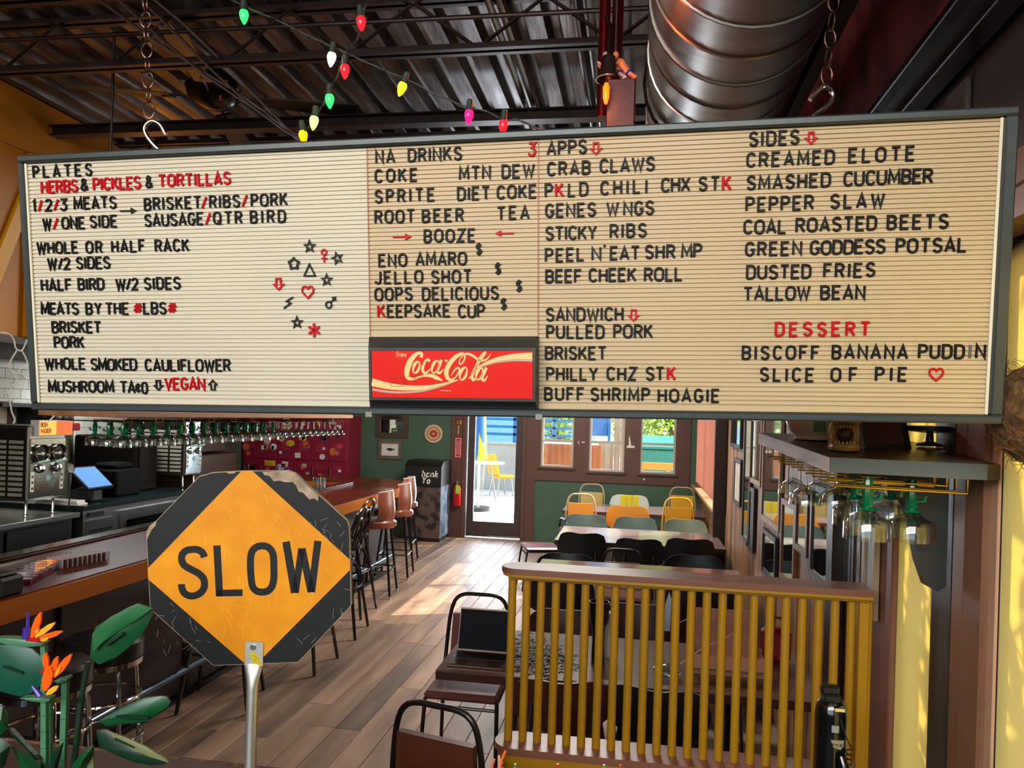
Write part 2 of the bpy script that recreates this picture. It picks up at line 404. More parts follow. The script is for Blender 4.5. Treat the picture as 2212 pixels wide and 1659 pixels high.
# yellow soffit over the back bar
sf = ST('trim_11', MB().box((-5.6,-2.0,2.42), (-4.5,11.9,4.2)), M_yel)
P('frieze_board', MB().box((-4.499,-2,3.78), (-4.47,11.9,4.195), .004), M_yel, sf)
for px, py in ((118, 320), (60, 640)):
    q = at(px, py, X=-4.5)
    P('batten', MB().box((-4.499, q.y-.05, 2.42), (-4.45, q.y+.05, 3.779), .006), M_yel, sf)
P('corner_strip', MB().quadbox([(-4.47,4.55,2.50),(-4.47,4.66,2.50),(-4.47,5.15,3.70),(-4.47,5.04,3.70)], (-.028,0,0)), mat('bright_yellow_paint', 'D99A10', .5), sf)
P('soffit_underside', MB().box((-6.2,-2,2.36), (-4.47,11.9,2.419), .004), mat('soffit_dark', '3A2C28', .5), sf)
# left wall with tiles
LX = -6.2
wl = ST('wall_left', MB().box((LX-.14,-2.6,0), (LX,12.1,4.2)), M_grout)
tm = MB().box((0,-.0985,-.0485), (.008,.0985,.0485), .002).mesh('tile', M_tile)
for r in range(13):
    for c in range(15):
        P('tile', None, None, wl, me=tm, loc=(LX, 5.9+c*.2+(r % 2)*.1, 1.12+r*.1))
ST('wall_front', holes(MB(), -6.8, 1.1, 0, 4.3, -2.6, -2.46, [(-3.6,.7,.7,3.1)]), M_dark)
# ---------------------------------------------------------------- joists and ceiling services
def joist(yy, zb, lab):
    t = T('ceiling_joist', lab, 'joist', (-1.8, yy, zb), group='open web joists under the metal deck')
    for nm, z, s_ in (('bottom_chord', zb, 1), ('top_chord', 4.15, 1)):
        b = MB()
        for sg in (-1, 1):
            b.box((-4.65, yy+sg*.008, z), (.93, yy+sg*.045, z+.006), .001).box((-4.65, yy+sg*.008, z), (.93, yy+sg*.014, z+.045), .001)
        P(nm, b, M_steel, t, True)
    xx = -4.5; up = True; p = .36
    while xx < .5:
        a = (xx, yy, zb+.02 if up else 4.16); c = (xx+p, yy, 4.16 if up else zb+.02)
        P('web_rod', MB().tube([a, c], .011, 6), M_steel, t, True); up = not up; xx += p
    return t
joist(3.28, 3.88, 'open web steel joist nearest the camera, cut by the top of the picture')
joist(4.0, 3.88, 'open web steel joist crossing above the string lights, behind the left chain')
joist(5.95, 3.8, 'farthest open web joist, peeking just above the menu board')
S('ceiling_beam', MB().box((-4.65,5.17,3.97), (.93,5.27,3.98), .002).box((-4.65,5.21,3.98), (.93,5.23,4.04), .002).box((-4.65,5.17,4.04), (.93,5.27,4.05), .002), M_steel, 'plain dark I-beam crossing the deck just above the menu board', 'beam')
S('bridging_rod', MB().tube([(-4.6,3.7,3.93),(.9,3.7,3.9)], .012, 8), M_steel, 'thin dark rod crossing the ceiling above the second joist', 'rod')
M_cond = mat('galvanised_conduit', '8C8A88', .28, metal=1, var=.1)
for i, (px, py, r, lb) in enumerate(((1054,0,.02,'thick grey conduit running back along the ceiling, left of the pair'), (1100,60,.026,'thick grey conduit running back along the ceiling, right of the pair'), (1235,0,.011,'thin steel conduit along the deck left of the duct'), (1262,0,.011,'thin steel conduit along the deck closest to the red pipe'))):
    q = at(px, py, Z=4.1); S('conduit', MB().tube([(q.x, 1.0, 4.1), (q.x, 11.9, 4.1)], r, 10), M_cond, lb, 'conduit')
cb = T('cable_bundle', 'loose brown cables strung back under the deck above the fan', 'cables', (-3.0,3.5,3.95))
for i in range(4):
    pts = [(-2.35-.05*i-.03*math.sin(y*1.7+i), y, 3.86+.04*math.sin(y*2.1+i*1.3)) for y in [1.2+.4*k for k in range(14)]]
    P('cable', MB().tube(pts, .009, 6), mat('brown_cable', '4B322A', .5), cb, True)
# spiral duct
du = T('spiral_duct', 'big round galvanised spiral duct with raised seams hanging beside the brick wall', 'duct', (.30, 4.5, 3.12))
M_duct = mat('galvanised_duct', 'A3A19E', .36, metal=1, var=.22, ns=3, bump=.05, stretch=(.6,5,.6))
P('duct_body', MB().lathe([(.30,.5),(.30,9.0)], 48, (.30,0,3.42), 'y'), M_duct, du, True)
hp = []
for i in range(int(7.5/.2*40)):
    a = i/40*2*PI; hp.append((.30+.303*math.cos(a), .6+i/40*.2, 3.42+.303*math.sin(a)))
P('duct_seam', MB().tube(hp, .0055, 5), M_duct, du, True)
b = MB()
for yy in (3.4, 6.0, 8.2): b.tube([(.30+.315*math.cos(a*PI/12), yy, 3.42+.315*math.sin(a*PI/12)) for a in range(25)], .008, 5, True).tube([(.30,yy,3.73),(.30,yy,4.25)], .006, 5)
P('hanger_strap', b, M_steel, du, True)['kind'] = 'stuff'
for xx, lb in ((.62,'black ceiling channel next to the duct'), (.715,'black ceiling channel nearest the maroon wall')):
    S('ceiling_channel', MB().box((xx,.5,3.55), (xx+.06,11.8,3.565), .002).box((xx,.5,3.565), (xx+.012,11.8,3.68), .002).box((xx,.5,3.68), (xx+.06,11.8,3.695), .002), M_black, lb, 'channel')
# red pipe, hanging speaker, maroon box and toy figures
rp = at(1322, 60, Y=2.9)
t = T('ceiling_pipe', 'glossy dark red vertical pipe pair left of the duct', 'pipe', (rp.x, 2.9, 3.1))
for dx in (-.028, .02): P('pipe', MB().tube([(rp.x+dx, 2.9, 3.08), (rp.x+dx, 2.9, 4.22)], .021, 14), mat('dark_red_gloss', '5A0F12', .15, metal=.6), t, True)
q = at(1342, 230, Y=2.78)
bt = at(1342, 190, Y=2.78).z
t = T('hanging_box', 'tall narrow maroon box hanging behind the menu board beside the duct', 'box', (q.x, 2.78, bt-.75))
P('box_body', MB().box((q.x-.05, 2.70, bt-.75), (q.x+.05, 2.86, bt), .004), mat('maroon_paint', '2E0E18', .4), t, True)
P('hanger_rod', MB().tube([(q.x-.03, 2.86, bt-.1), (q.x-.03, 2.87, 4.22)], .006, 6), M_steel, t, True)
c = at(1314, 158, Y=2.72)
t = T('hanging_speaker', 'small black cone shaped lamp shade hanging under the red pipe', 'lamp', (c.x, 2.72, c.z))
P('shade_shell', MB().lathe([(0,.06),(.022,.058),(.032,.0),(.043,-.022),(.039,-.022),(.028,0),(.018,.052),(0,.054)], 24, (c.x,2.72,c.z)), M_black, t, True)
P('rim_ring', MB().tube([(c.x+.043*math.cos(a*PI/12), 2.72+.043*math.sin(a*PI/12), c.z-.022) for a in range(24)], .003, 5, True), M_chrome, t, True)
P('mount_rod', MB().tube([(c.x, 2.72, c.z+.055), (c.x, 2.78, c.z+.2), (rp.x-.028, 2.9, c.z+.3)], .007, 6), M_black, t, True)
cb = at(1318, 214, Y=2.72)
S('amber_lens', MB().lathe([(0,-.04),(.006,-.036),(.011,-.015),(.012,.02),(.006,.035),(0,.036)], 14, (cb.x-.012, 2.67, cb.z)), mat('amber_glow', 'FF5A10', .3, emit=2.0), 'small glowing orange lens on the left side of the maroon box', 'lamp')
def wrestler(px, skin, lean, lab, trunks):
    o = at(px, 190, Y=2.76)
    t = T('toy_figure', lab, 'toy', (o.x, 2.76, bt))
    b = MB(); hip = (0,0,.035); ch = (lean*.03, -.005, .072); hd = (lean*.045, -.01, .095)
    b.tube([hip, (lean*.012,0,.05), ch, (lean*.036,-.006,.083)], [.011,.012,.015,.007], 8).sph(hd, .0105, 6, (1,1,1.15))
    for s_ in (-1, 1):
        b.tube([(ch[0], s_*.014, ch[2]), (ch[0]+lean*.024, s_*.02, ch[2]-.014), (ch[0]+lean*.04, s_*.008, ch[2]+.004)], [.0065,.0055,.004], 6)
        b.tube([(0, s_*.008, .034), (-lean*.008+.012, s_*.016, .02), (-.004, s_*.016, .002), (.008, s_*.016, .002)], [.009,.007,.005,.004], 6)
    t.scale = (1.1, 1.1, 1.1)
    P('body', b, skin, t); P('trunks', MB().lathe([(.0,.026),(.013,.028),(.0145,.036),(.0125,.046),(0,.047)], 12), trunks, t)
M_skin = mat('toy_skin', 'C98A5E', .4, bump=0); M_skin2 = mat('toy_pale_skin', 'C7B2A4', .4, bump=0)
wrestler(1337, M_skin2, -1, 'small bent pale toy figure in blue trunks, left one on the maroon box', mat('toy_blue', '16309A', .4))
wrestler(1359, M_skin, -1, 'small tan toy figure grappling in blue trunks, right one on the maroon box', mat('toy_blue', '16309A', .4))
# ceiling fan
fc = at(462, 205, Y=4.9)
t = T('ceiling_fan', 'dark ceiling fan hanging behind the left chain', 'fan', (fc.x, 4.9, fc.z))
P('fan_motor', MB().lathe([(0,.12),(.05,.12),(.13,.10),(.19,.04),(.17,-.02),(.12,-.07),(.03,-.10),(0,-.10)], 28, (fc.x,4.9,fc.z)), mat('dark_fan_metal', '24221F', .25, metal=.8), t, True)
P('down_rod', MB().tube([(fc.x,4.9,fc.z+.11),(fc.x,4.9,4.24)], .016, 8), M_black, t, True)
for i in range(4):
    a = .30+i*PI/2; d = Vector((math.cos(a), math.sin(a), 0)); nn = Vector((-d.y, d.x, 0)); c0 = Vector((fc.x,4.9,fc.z-.03))
    b = MB().quadbox([c0+d*.26-nn*.06+ZV*.008, c0+d*.30+nn*.06-ZV*.008, c0+d*.95+nn*.085-ZV*.012, c0+d*.99-nn*.075+ZV*.012], (0,0,.008))
    bl = P('fan_blade', b, mat('fan_blade', '2A241E', .4), t, True)
    P('blade_bracket', MB().tube([c0+d*.15, c0+d*.22+ZV*.015, c0+d*.34], .010, 6), M_black, bl, True)
P('wire_nuts', MB().cyl((fc.x+.12,4.78,fc.z-.09), .008, .03, 8).cyl((fc.x+.15,4.76,fc.z+.03), .007, .03, 8, axis='x'), mat('orange_plastic', 'D1442A', .4), t, True)
lamp('amber_lens_lamp', 'POINT', (cb.x-.03, 2.60, cb.z), .8, (1, .22, .04), .02)
lamp('red_duct_fill', 'POINT', (-.16, 2.30, 3.0), 4.0, (1, .12, .03), .05)  # unseen point lamp added to throw red streaks on the duct
# ================================================================ MENU BOARD
BL0 = Vector((-1.6447, 1.8837, 1.9271)); E1 = Vector((2.43962, -.01995, .038)).normalized(); E2 = Vector((-.01998,-.0629,.67927)).normalized()
E2 = (E2-E1*E1.dot(E2)).normalized(); E3 = E1.cross(E2)
BM = Matrix((E1, E2, E3)).transposed().to_4x4(); BM.translation = BL0
BI = BM.inverted(); BW, BH = 2.44, .682
def bp(px, py, d=.0):            # pixel -> board x, y at height d above the board face
    r = ray(px, py); t = ((BL0+E3*d)-O).dot(E3)/r.dot(E3); p = BI @ (O+r*t); return p.x, p.y
mbd = T('menu_board', 'long hanging cream letter board menu in a grey frame with a red soft drink sign', 'menu board', BL0)
mbd.rotation_euler = BM.to_euler(); ORG[mbd.name] = Vector((0,0,0))
M_frame = mat('grey_board_frame', '3F4749', .38, var=.12, ns=9, metal=.3)
M_cream = mat('cream_letter_panel', 'CDC5B2', .5, var=.05, ns=2)
M_cream2 = mat('cream_letter_panel_warm', 'C2AC88', .5, var=.05, ns=2)
FWD = .019
for nm, a, c in (('frame_rail', (0,0,-.05), (BW,FWD,.016)), ('frame_rail', (0,BH-FWD,-.05), (BW,BH,.016)), ('frame_stile', (0,FWD,-.05), (.014,BH-FWD,.016)), ('frame_stile', (BW-.027,FWD,-.05), (BW,BH-FWD,.016))):
    P(nm, MB().box(a, c, .004), M_frame, mbd)
P('frame_back', MB().box((.004,.004,-.06), (BW-.004,BH-.004,-.05)), M_frame, mbd)
xs = [.0145, bp(797,500)[0], bp(1164,500)[0], BW-.0275]
zs = FWD+.001
def panel(x0, x1, y0, y1, M):
    b = MB(); p = .0105; y = y1
    V = [(y0, -.008), (y1, -.008), (y1, 0)]
    yy = y1-.006
    while yy > y0+.008:
        V += [(yy, 0), (yy-.0008, -.004), (yy-.0024, -.004), (yy-.0030, 0)]; yy -= p
    V += [(y0, 0)]; k = len(V)
    b.add([(x0, v[0], v[1]) for v in V]+[(x1, v[0], v[1]) for v in V], [(i, (i+1) % k, (i+1) % k+k, i+k) for i in range(k)])
    mb_ = P('letter_panel', b, [M], mbd); return mb_
ytop = BH-zs
cyb = bp(980, 727)[1]
p1 = panel(xs[0], xs[1]-.002, zs, ytop, M_cream)
p2 = panel(xs[1], xs[2]-.002, cyb, ytop, M_cream2)
p3 = panel(xs[2], xs[3], zs, ytop, M_cream2)
M_orange = mat('panel_joint', '9A5E36', .5)
for x in (xs[1]-.0018, xs[2]-.0018): P('panel_joint', MB().box((x-.001,zs if x > 1.2 else zs,-.004), (x+.0022,ytop,.001)), M_orange, mbd)
for q__ in (0,): P('inner_lip', MB().box((.0142,zs,0), (.0205,ytop,.006), .001), mat('pale_lip', 'E8E0C8', .4), mbd)
P('inner_lip', MB().box((BW-.034,zs,0), (BW-.0273,ytop,.006), .001), mat('pale_lip', 'E8E0C8', .4), mbd)
# ---- stroke font
def G(w, *st): return (w, st)
A_ = arc
GL = {
'A': G(.56, [(0,0),(.28,1),(.56,0)], [(.11,.30),(.45,.30)]),
'B': G(.50, [(0,0),(0,1),(.28,1)]+A_(.28,.76,.20,.24,90,-90,5)+[(0,.52)], A_(.28,.26,.22,.26,90,-90,5)+[(0,0)]),
'C': G(.52, A_(.27,.70,.25,.30,25,180,6)+A_(.27,.30,.25,.30,180,335,6)),
'D': G(.52, [(0,0),(0,1),(.24,1)]+A_(.24,.72,.28,.28,90,0,4)+A_(.24,.28,.28,.28,0,-90,4)+[(0,0)]),
'E': G(.46, [(.46,1),(0,1),(0,0),(.46,0)], [(0,.52),(.38,.52)]),
'F': G(.44, [(.44,1),(0,1),(0,0)], [(0,.52),(.36,.52)]),
'G': G(.54, A_(.27,.70,.25,.30,25,180,6)+A_(.27,.30,.25,.30,180,350,6)+[(.53,.44),(.32,.44)]),
'H': G(.50, [(0,0),(0,1)], [(.5,0),(.5,1)], [(0,.52),(.5,.52)]),
'I': G(.06, [(.03,0),(.03,1)]),
'J': G(.40, [(.40,1),(.40,.25)]+A_(.20,.22,.20,.22,0,-170,6)),
'K': G(.50, [(0,0),(0,1)], [(.48,1),(.02,.42)], [(.16,.58),(.50,0)]),
'L': G(.44, [(0,1),(0,0),(.44,0)]),
'M': G(.66, [(0,0),(.04,1),(.33,.22),(.62,1),(.66,0)]),
'N': G(.52, [(0,0),(0,1),(.52,0),(.52,1)]),
'O': G(.56, A_(.28,.70,.28,.30,0,180,8)+A_(.28,.30,.28,.30,180,360,8)+[(.56,.70)]),
'P': G(.48, [(0,0),(0,1),(.26,1)]+A_(.26,.74,.22,.26,90,-90,6)+[(0,.48)]),
'Q': G(.58, A_(.28,.70,.28,.30,0,180,8)+A_(.28,.30,.28,.30,180,360,8)+[(.56,.70)], [(.34,.26),(.58,-.04)]),
'R': G(.50, [(0,0),(0,1),(.26,1)]+A_(.26,.75,.22,.25,90,-90,6)+[(0,.50)], [(.24,.50),(.50,0)]),
'S': G(.50, A_(.25,.75,.23,.25,20,180,6)+[(.05,.62),(.25,.51),(.45,.40)]+A_(.25,.26,.24,.26,15,-160,7)),
'T': G(.52, [(0,1),(.52,1)], [(.26,1),(.26,0)]),
'U': G(.52, [(0,1),(0,.26)]+A_(.26,.26,.26,.26,180,360,8)+[(.52,1)]),
'V': G(.54, [(0,1),(.27,0),(.54,1)]),
'W': G(.76, [(0,1),(.19,0),(.38,.85),(.57,0),(.76,1)]),
'X': G(.52, [(0,0),(.52,1)], [(0,1),(.52,0)]),
'Y': G(.54, [(0,1),(.27,.5),(.54,1)], [(.27,.5),(.27,0)]),
'Z': G(.50, [(0,1),(.50,1),(0,0),(.50,0)]),
'1': G(.16, [(0,.85),(.13,1),(.13,0)]),
'2': G(.48, A_(.23,.75,.22,.25,170,-20,7)+[(.40,.55),(0,0),(.48,0)]),
'3': G(.46, [(.02,1),(.44,1),(.22,.62)]+A_(.20,.31,.25,.31,85,-155,8)),
'/': G(.34, [(0,0),(.34,1)]),
'#': G(.56, [(.12,.08),(.22,.95)], [(.34,.08),(.44,.95)], [(0,.34),(.52,.34)], [(.04,.66),(.56,.66)]),
"'": G(.10, [(.08,1.05),(.03,.86)]),
'&': G(.56, [(.56,.0),(.14,.66)]+A_(.25,.80,.14,.19,200,-30,6)+[(.10,.42)]+A_(.22,.22,.20,.22,150,300,5)+[(.54,.42)]),
'¢': G(.46, A_(.24,.54,.22,.22,30,180,5)+A_(.24,.36,.22,.22,180,330,5), [(.24,.02),(.24,.88)]),
'$': G(.46, A_(.23,.72,.20,.18,20,180,5)+[(.07,.60),(.39,.42)]+A_(.23,.30,.20,.18,0,-160,5), [(.23,0),(.23,1.02)]),
}
def star(n=5, r=.5, r2=.2, cx=.5, cy=.5, a0=90):
    return [(cx+(r if i % 2 == 0 else r2)*math.cos(math.radians(a0+i*180/n)), cy+(r if i % 2 == 0 else r2)*math.sin(math.radians(a0+i*180/n))) for i in range(2*n)]
DOWN = [(.30,.95),(.70,.95),(.70,.45),(.92,.45),(.5,.02),(.08,.45),(.30,.45)]
HEART = [(.5,.04),(.08,.45),(.02,.70),(.14,.92),(.34,.95),(.5,.76),(.66,.95),(.86,.92),(.98,.70),(.92,.45)]
SY = {  # closed outlines / open strokes
'star': ([star()], [], .13), 'star_tilt': ([star(a0=105)], [], .13), 'flower': ([star(5,.5,.36)], [], .2), 'ring_dot': ([], [], .1),
'triangle': ([[(.04,.06),(.96,.06),(.5,.96)]], [], .11), 'down': ([DOWN], [], .15), 'up': ([[(x, 1-y) for x, y in DOWN]], [], .13), 'heart': ([HEART], [], .13),
'bolt': ([], [[(.95,.98),(.30,.62),(.72,.46),(.05,.02)]], .13), 'female': ([arc(.5,.76,.2,.2,0,330,9)], [[(.5,.56),(.5,0)], [(.28,.28),(.72,.28)]], .12),
'male': ([arc(.34,.30,.26,.26,0,330,9)], [[(.52,.48),(.92,.92)], [(.62,.92),(.93,.93),(.93,.62)]], .12),
'asterisk': ([], [[(.5,0),(.5,1)], [(.08,.25),(.92,.75)], [(.08,.75),(.92,.25)]], .17),
'arrow': ([], [[(0,.5),(2.0,.5)], [(1.9,.5),(2.8,.5)]], .22), 'arrow_left': ([], [[(.7,.5),(2.7,.5)], [(-.1,.5),(.8,.5)]], .22),
}
M_lb = mat('black_letter_plastic', '0B0E10', .5, var=.05, bump=0, spec=.25); M_lr = mat('red_letter_plastic', 'C00012', .5, var=.05, bump=0, spec=.2)
M_lg = mat('grey_letter_plastic', '5E6266', .3, var=.05, bump=0)
LM = {'k': M_lb, 'r': M_lr, 'g': M_lg}
LH = .0325
GM = {}
def gmesh(ch, col, wk=1.0, bold=.13):
    key = (ch, col, round(wk, 1), bold)
    if key in GM: return GM[key]
    b = MB(); w_, st = GL[ch]
    wq = round(wk, 1)
    for s_ in st: b.ribbon([(p[0]*wq*LH, (p[1]*.88+.06)*LH) for p in s_], bold*LH, .0008, .0052, ch=.0014)
    for s_ in st: b.v = b.v
    GM[key] = b.mesh('letter', LM[col]); return GM[key]
def panel_of(x): return p1 if x < xs[1]-.001 else p2 if x < xs[2]-.001 else p3
NAME = {'/': 'slash', '&': 'ampersand', '#': 'hash_sign', "'": 'apostrophe', '$': 'dollar_sign', '¢': 'cent_sign'}
def put(word, px0, px1, py, col='k', hk=1.0):
    x0, y0 = bp(px0, py, .003); x1 = bp(px1, py, .003)[0]
    ws = [GL[c][0]*LH for c in word]; n = len(word); tot = sum(ws); avail = (x1-x0)-.12*LH
    k = 1.0
    mn = .13*LH*1.5
    if n > 1 and avail-tot < mn*(n-1): k = max(.6, (avail-mn*(n-1))/tot)
    if n == 1: k = min(1.25, max(.7, avail/ws[0])) if word not in "I1'" else 1
    gap = (avail-tot*k)/(n-1) if n > 1 else 0
    x = x0+.06*LH
    for c, wd in zip(word, ws):
        o = P(NAME.get(c, 'digit' if c in '123' else 'letter'), None, None, panel_of(x0), me=gmesh(c, col, k, .175 if col == 'r' else .16), loc=(x, y0+.0+rnd.uniform(-.0006,.0006), 0))
        o.rotation_euler = (0, 0, rnd.uniform(-.012,.012)); o.scale = (1, hk, 1)
        x += wd*k+gap
def sym(kind, px, py, size, col='k', nm=None):
    key = (kind, col)
    cl, op, wd = SY[kind]
    if key not in GM:
        b = MB()
        for s_ in cl: b.ribbon([(p[0]-.5, p[1]-.5) for p in s_], wd, .0008, .0045, closed=True, ch=.001)
        for i, s_ in enumerate(op):
            ww_ = wd
            if kind == 'arrow' and i == 1: ww_ = [.95, .05]
            if kind == 'arrow_left' and i == 1: ww_ = [.05, .95]
            b.ribbon([(p[0]-.5, p[1]-.5) for p in s_], ww_, .0008, .0045, ch=.001)
        GM[key] = b.mesh(kind, LM[col])
    x, y = bp(px, py, .003); s1 = bp(px+size, py, .003)[0]-x
    o = P(nm or (kind+'_symbol'), None, None, panel_of(x), me=GM[key], loc=(x, y, 0)); o.scale = (s1, s1, 1)
def L1(*a):   # left panel crop frame
    for w_, x0, x1, y, *c in a: put(w_, x0/2.6976, x1/2.6976, 300+y/2.6976, c[0] if c else 'k')
def L2(*a):
    for w_, x0, x1, y, *c in a: put(w_, 780+x0/2.6756, 780+x1/2.6756, 280+y/2.6756, c[0] if c else 'k')
def L3(*a):
    for w_, x0, x1, y, *c in a: put(w_, 1500+x0/2.3694, 1500+x1/2.3694, 230+y/2.3694, c[0] if c else 'k')
L1(('PLATES',192,537,230),('HERBS',240,455,318,'r'),('&',470,515,303),('PICKLES',543,822,302,'r'),('&',848,890,288),('TORTILLAS',925,1345,283,'r'),
('1',192,215,428),('/',222,248,426,'r'),('2',265,305,423),('/',312,345,422,'r'),('3',352,390,420),('MEATS',430,678,414),('BRISKET',840,1172,418),('/',1172,1210,410,'r'),('RIBS',1220,1398,405),('/',1408,1445,400,'r'),('PORK',1462,1675,396),
('W',250,302,532),('/',308,340,530,'r'),('ONE',360,495,528),('SIDE',525,682,520),('SAUSAGE',842,1185,512),('/',1195,1230,503,'r'),('QTR',1243,1412,500),('BIRD',1458,1665,493),
('WHOLE',215,455,672),('OR',500,597,668),('HALF',650,845,664),('RACK',903,1102,660),('W/2',278,410,765),('SIDES',445,642,760),
('HALF',240,416,888),('BIRD',455,607,884),('W/2',675,805,884),('SIDES',840,1052,880),('MEATS',240,458,1026),('BY',500,592,1025),('THE',615,750,1025),('#',778,828,1023,'r'),('LBS',835,970,1023),('#',978,1030,1022,'r'),
('BRISKET',303,588,1133),('PORK',316,490,1221),('WHOLE',262,497,1344),('SMOKED',530,797,1350),('CAULIFLOWER',845,1343,1354),('MUSHROOM',282,664,1477),('TA',700,788,1482),('¢',790,822,1484),('O',825,862,1486),('VEGAN',960,1195,1462,'r'))
for k_, x, y, s_, c in (('star',1803,627,62,'k'),('female',1888,680,72,'r'),('star_tilt',1965,695,62,'k'),('flower',1712,728,60,'k'),('triangle',1803,765,70,'k'),('star',1903,822,60,'k'),('down',1622,845,64,'r'),('heart',1793,893,70,'r'),('bolt',1680,955,62,'k'),('male',1925,953,66,'k'),('star',1730,1070,60,'k'),('asterisk',1830,1115,76,'r'),('down',922,1435,54,'k'),('up',1240,1435,54,'k')):
    sym(k_, x/2.6976, 300+y/2.6976, s_/2.6976, c)
sym('arrow', 715/2.6976, 300+420/2.6976, 34/2.6976, 'k')
L2(('NA',83,195,195),('DRINKS',270,582,188),('3',965,1012,156,'r'),('COKE',78,325,308),('MTN',565,748,292),('DEW',812,1002,283),('SPRITE',78,425,425),('DIET',555,745,412),('COKE',783,1015,403),
('ROOT',78,310,543),('BEER',352,593,538),('TEA',785,972,523),('BOOZE',362,660,655),('ENO',100,265,795),('AMARO',315,610,788),('JELLO',78,358,893),('SHOT',405,638,890),('OOPS',78,297,990),('DELICIOUS',352,795,988),
('K',95,140,1088,'r'),('EEPSAKE',150,515,1088),('CUP',560,715,1088),('$',662,700,730),('$',772,810,843),('$',893,932,942),('$',805,843,1047),
('APPS',1073,1305,148),('CRAB',1075,1325,268),('CLAWS',1378,1697,250),('P',1062,1110,392),('K',1122,1170,390,'r'),('LD',1195,1312,388),('CHILI',1382,1655,378),('CHX',1733,1900,362),('ST',1950,2072,356),('K',2087,2140,352,'r'),
('GENES',1063,1357,510),('W',1418,1490,500),('NGS',1515,1693,497),('STICKY',1065,1362,640),('RIBS',1437,1650,628),('PEEL',1063,1290,765),('N',1332,1385,757),("'",1397,1412,745),('EAT',1438,1610,755),('SHR',1640,1815,748),('MP',1850,1970,743),
('BEEF',1065,1275,888),('CHEEK',1315,1590,883),('ROLL',1635,1858,878),('SANDWICH',1068,1515,1108),('PULLED',1070,1405,1208),('PORK',1458,1685,1206),('BRISKET',1063,1418,1330),('PHILLY',1070,1368,1450),('CHZ',1418,1592,1450),('ST',1645,1752,1450),('K',1768,1817,1448,'r'),
('BUFF',1058,1290,1565),('SHRIMP',1325,1668,1568),('HOAGIE',1715,2072,1575))
for k_, x, y, s_, c in (('down',1357,108,68,'r'),('down',1575,1072,66,'r')): sym(k_, 780+x/2.6756, 280+y/2.6756, s_/2.6756, c)
sym('arrow', 780+202/2.6756, 280+620/2.6756, 38/2.6756, 'r'); sym('arrow_left', 780+797/2.6756, 280+600/2.6756, 38/2.6756, 'r', 'arrow_symbol')
L3(('SIDES',280,537,205),('CREAMED',265,717,313),('ELOTE',788,1127,290),('SMASHED',267,697,428),('CUCUMBER',762,1220,408),('PEPPER',262,610,538),('SLAW',695,972,525),('COAL',250,470,655),('ROASTED',518,932,645),('BEETS',985,1300,633),
('GREEN',258,550,768),('GODDESS',590,977,760),('POTSAL',1030,1393,752),('DUSTED',265,597,885),('FRIES',660,925,877),('TALLOW',250,592,995),('BEAN',645,874,990),('DESSERT',412,898,1177,'r'),
('BISCOFF',243,640,1296),('BANANA',703,1092,1293),('PUDD',1145,1382,1292),('I',1402,1416,1291,'g'),('N',1438,1492,1290),('SLICE',335,612,1408),('OF',697,835,1409),('PIE',925,1087,1408))
sym('down', 1500+598/2.3694, 230+160/2.3694, 62/2.3694, 'r'); sym('heart', 1500+1238/2.3694, 230+1372/2.3694, 74/2.3694, 'r')
# ---- drink sign in the centre
M_hous = mat('black_sign_housing', '23272A', .4, var=.12, ns=9)
def cp(x, y, d=.0): return bp(780+x/5.53, 720+y/5.53, d)
bx0, by1 = cp(88, 32, .0); bx1, _ = cp(2128, 40, .0); by0 = cp(1100, 935, 0)[1]
ix0, iy1 = cp(78, 175, .05); ix1, iy0 = cp(2078, 820, .05)
b = MB(); D0, D1 = -.004, .045
V = [(bx0,by0,D0),(bx1,by0,D0),(bx1,by1,D0),(bx0,by1,D0),(ix0,iy0,D1),(ix1,iy0,D1),(ix1,iy1,D1),(ix0,iy1,D1)]
jx, jy = .006, .006
V += [(ix0+jx,iy0+jy,D1),(ix1-jx,iy0+jy,D1),(ix1-jx,iy1-jy,D1),(ix0+jx,iy1-jy,D1),(ix0+jx,iy0+jy,D1-.004),(ix1-jx,iy0+jy,D1-.004),(ix1-jx,iy1-jy,D1-.004),(ix0+jx,iy1-jy,D1-.004)]
F = [(0,1,5,4),(1,2,6,5),(2,3,7,6),(3,0,4,7),(4,5,9,8),(5,6,10,9),(6,7,11,10),(7,4,8,11),(8,9,13,12),(9,10,14,13),(10,11,15,14),(11,8,12,15),(12,13,14,15),(3,2,1,0)]
hs_ = P('sign_housing', b.add(V, F), M_hous, mbd)
rx0, ry1 = ix0+jx+.001, iy1-jy-.001; rx1, ry0 = ix1-jx-.001, iy0+jy+.001
M_red = mat('red_sign_face', 'DC1608', .5, var=.10, ns=1.2, bump=0, spec=.2); M_crm = mat('cream_sign_print', 'F0C987', .3, var=.05, bump=0); M_slv = mat('grey_sign_print', 'B9A79A', .3, var=.05, bump=0)
rf = P('red_face', MB().box((rx0,ry0,D1-.005), (rx1,ry1,D1-.002)), M_red, mbd)
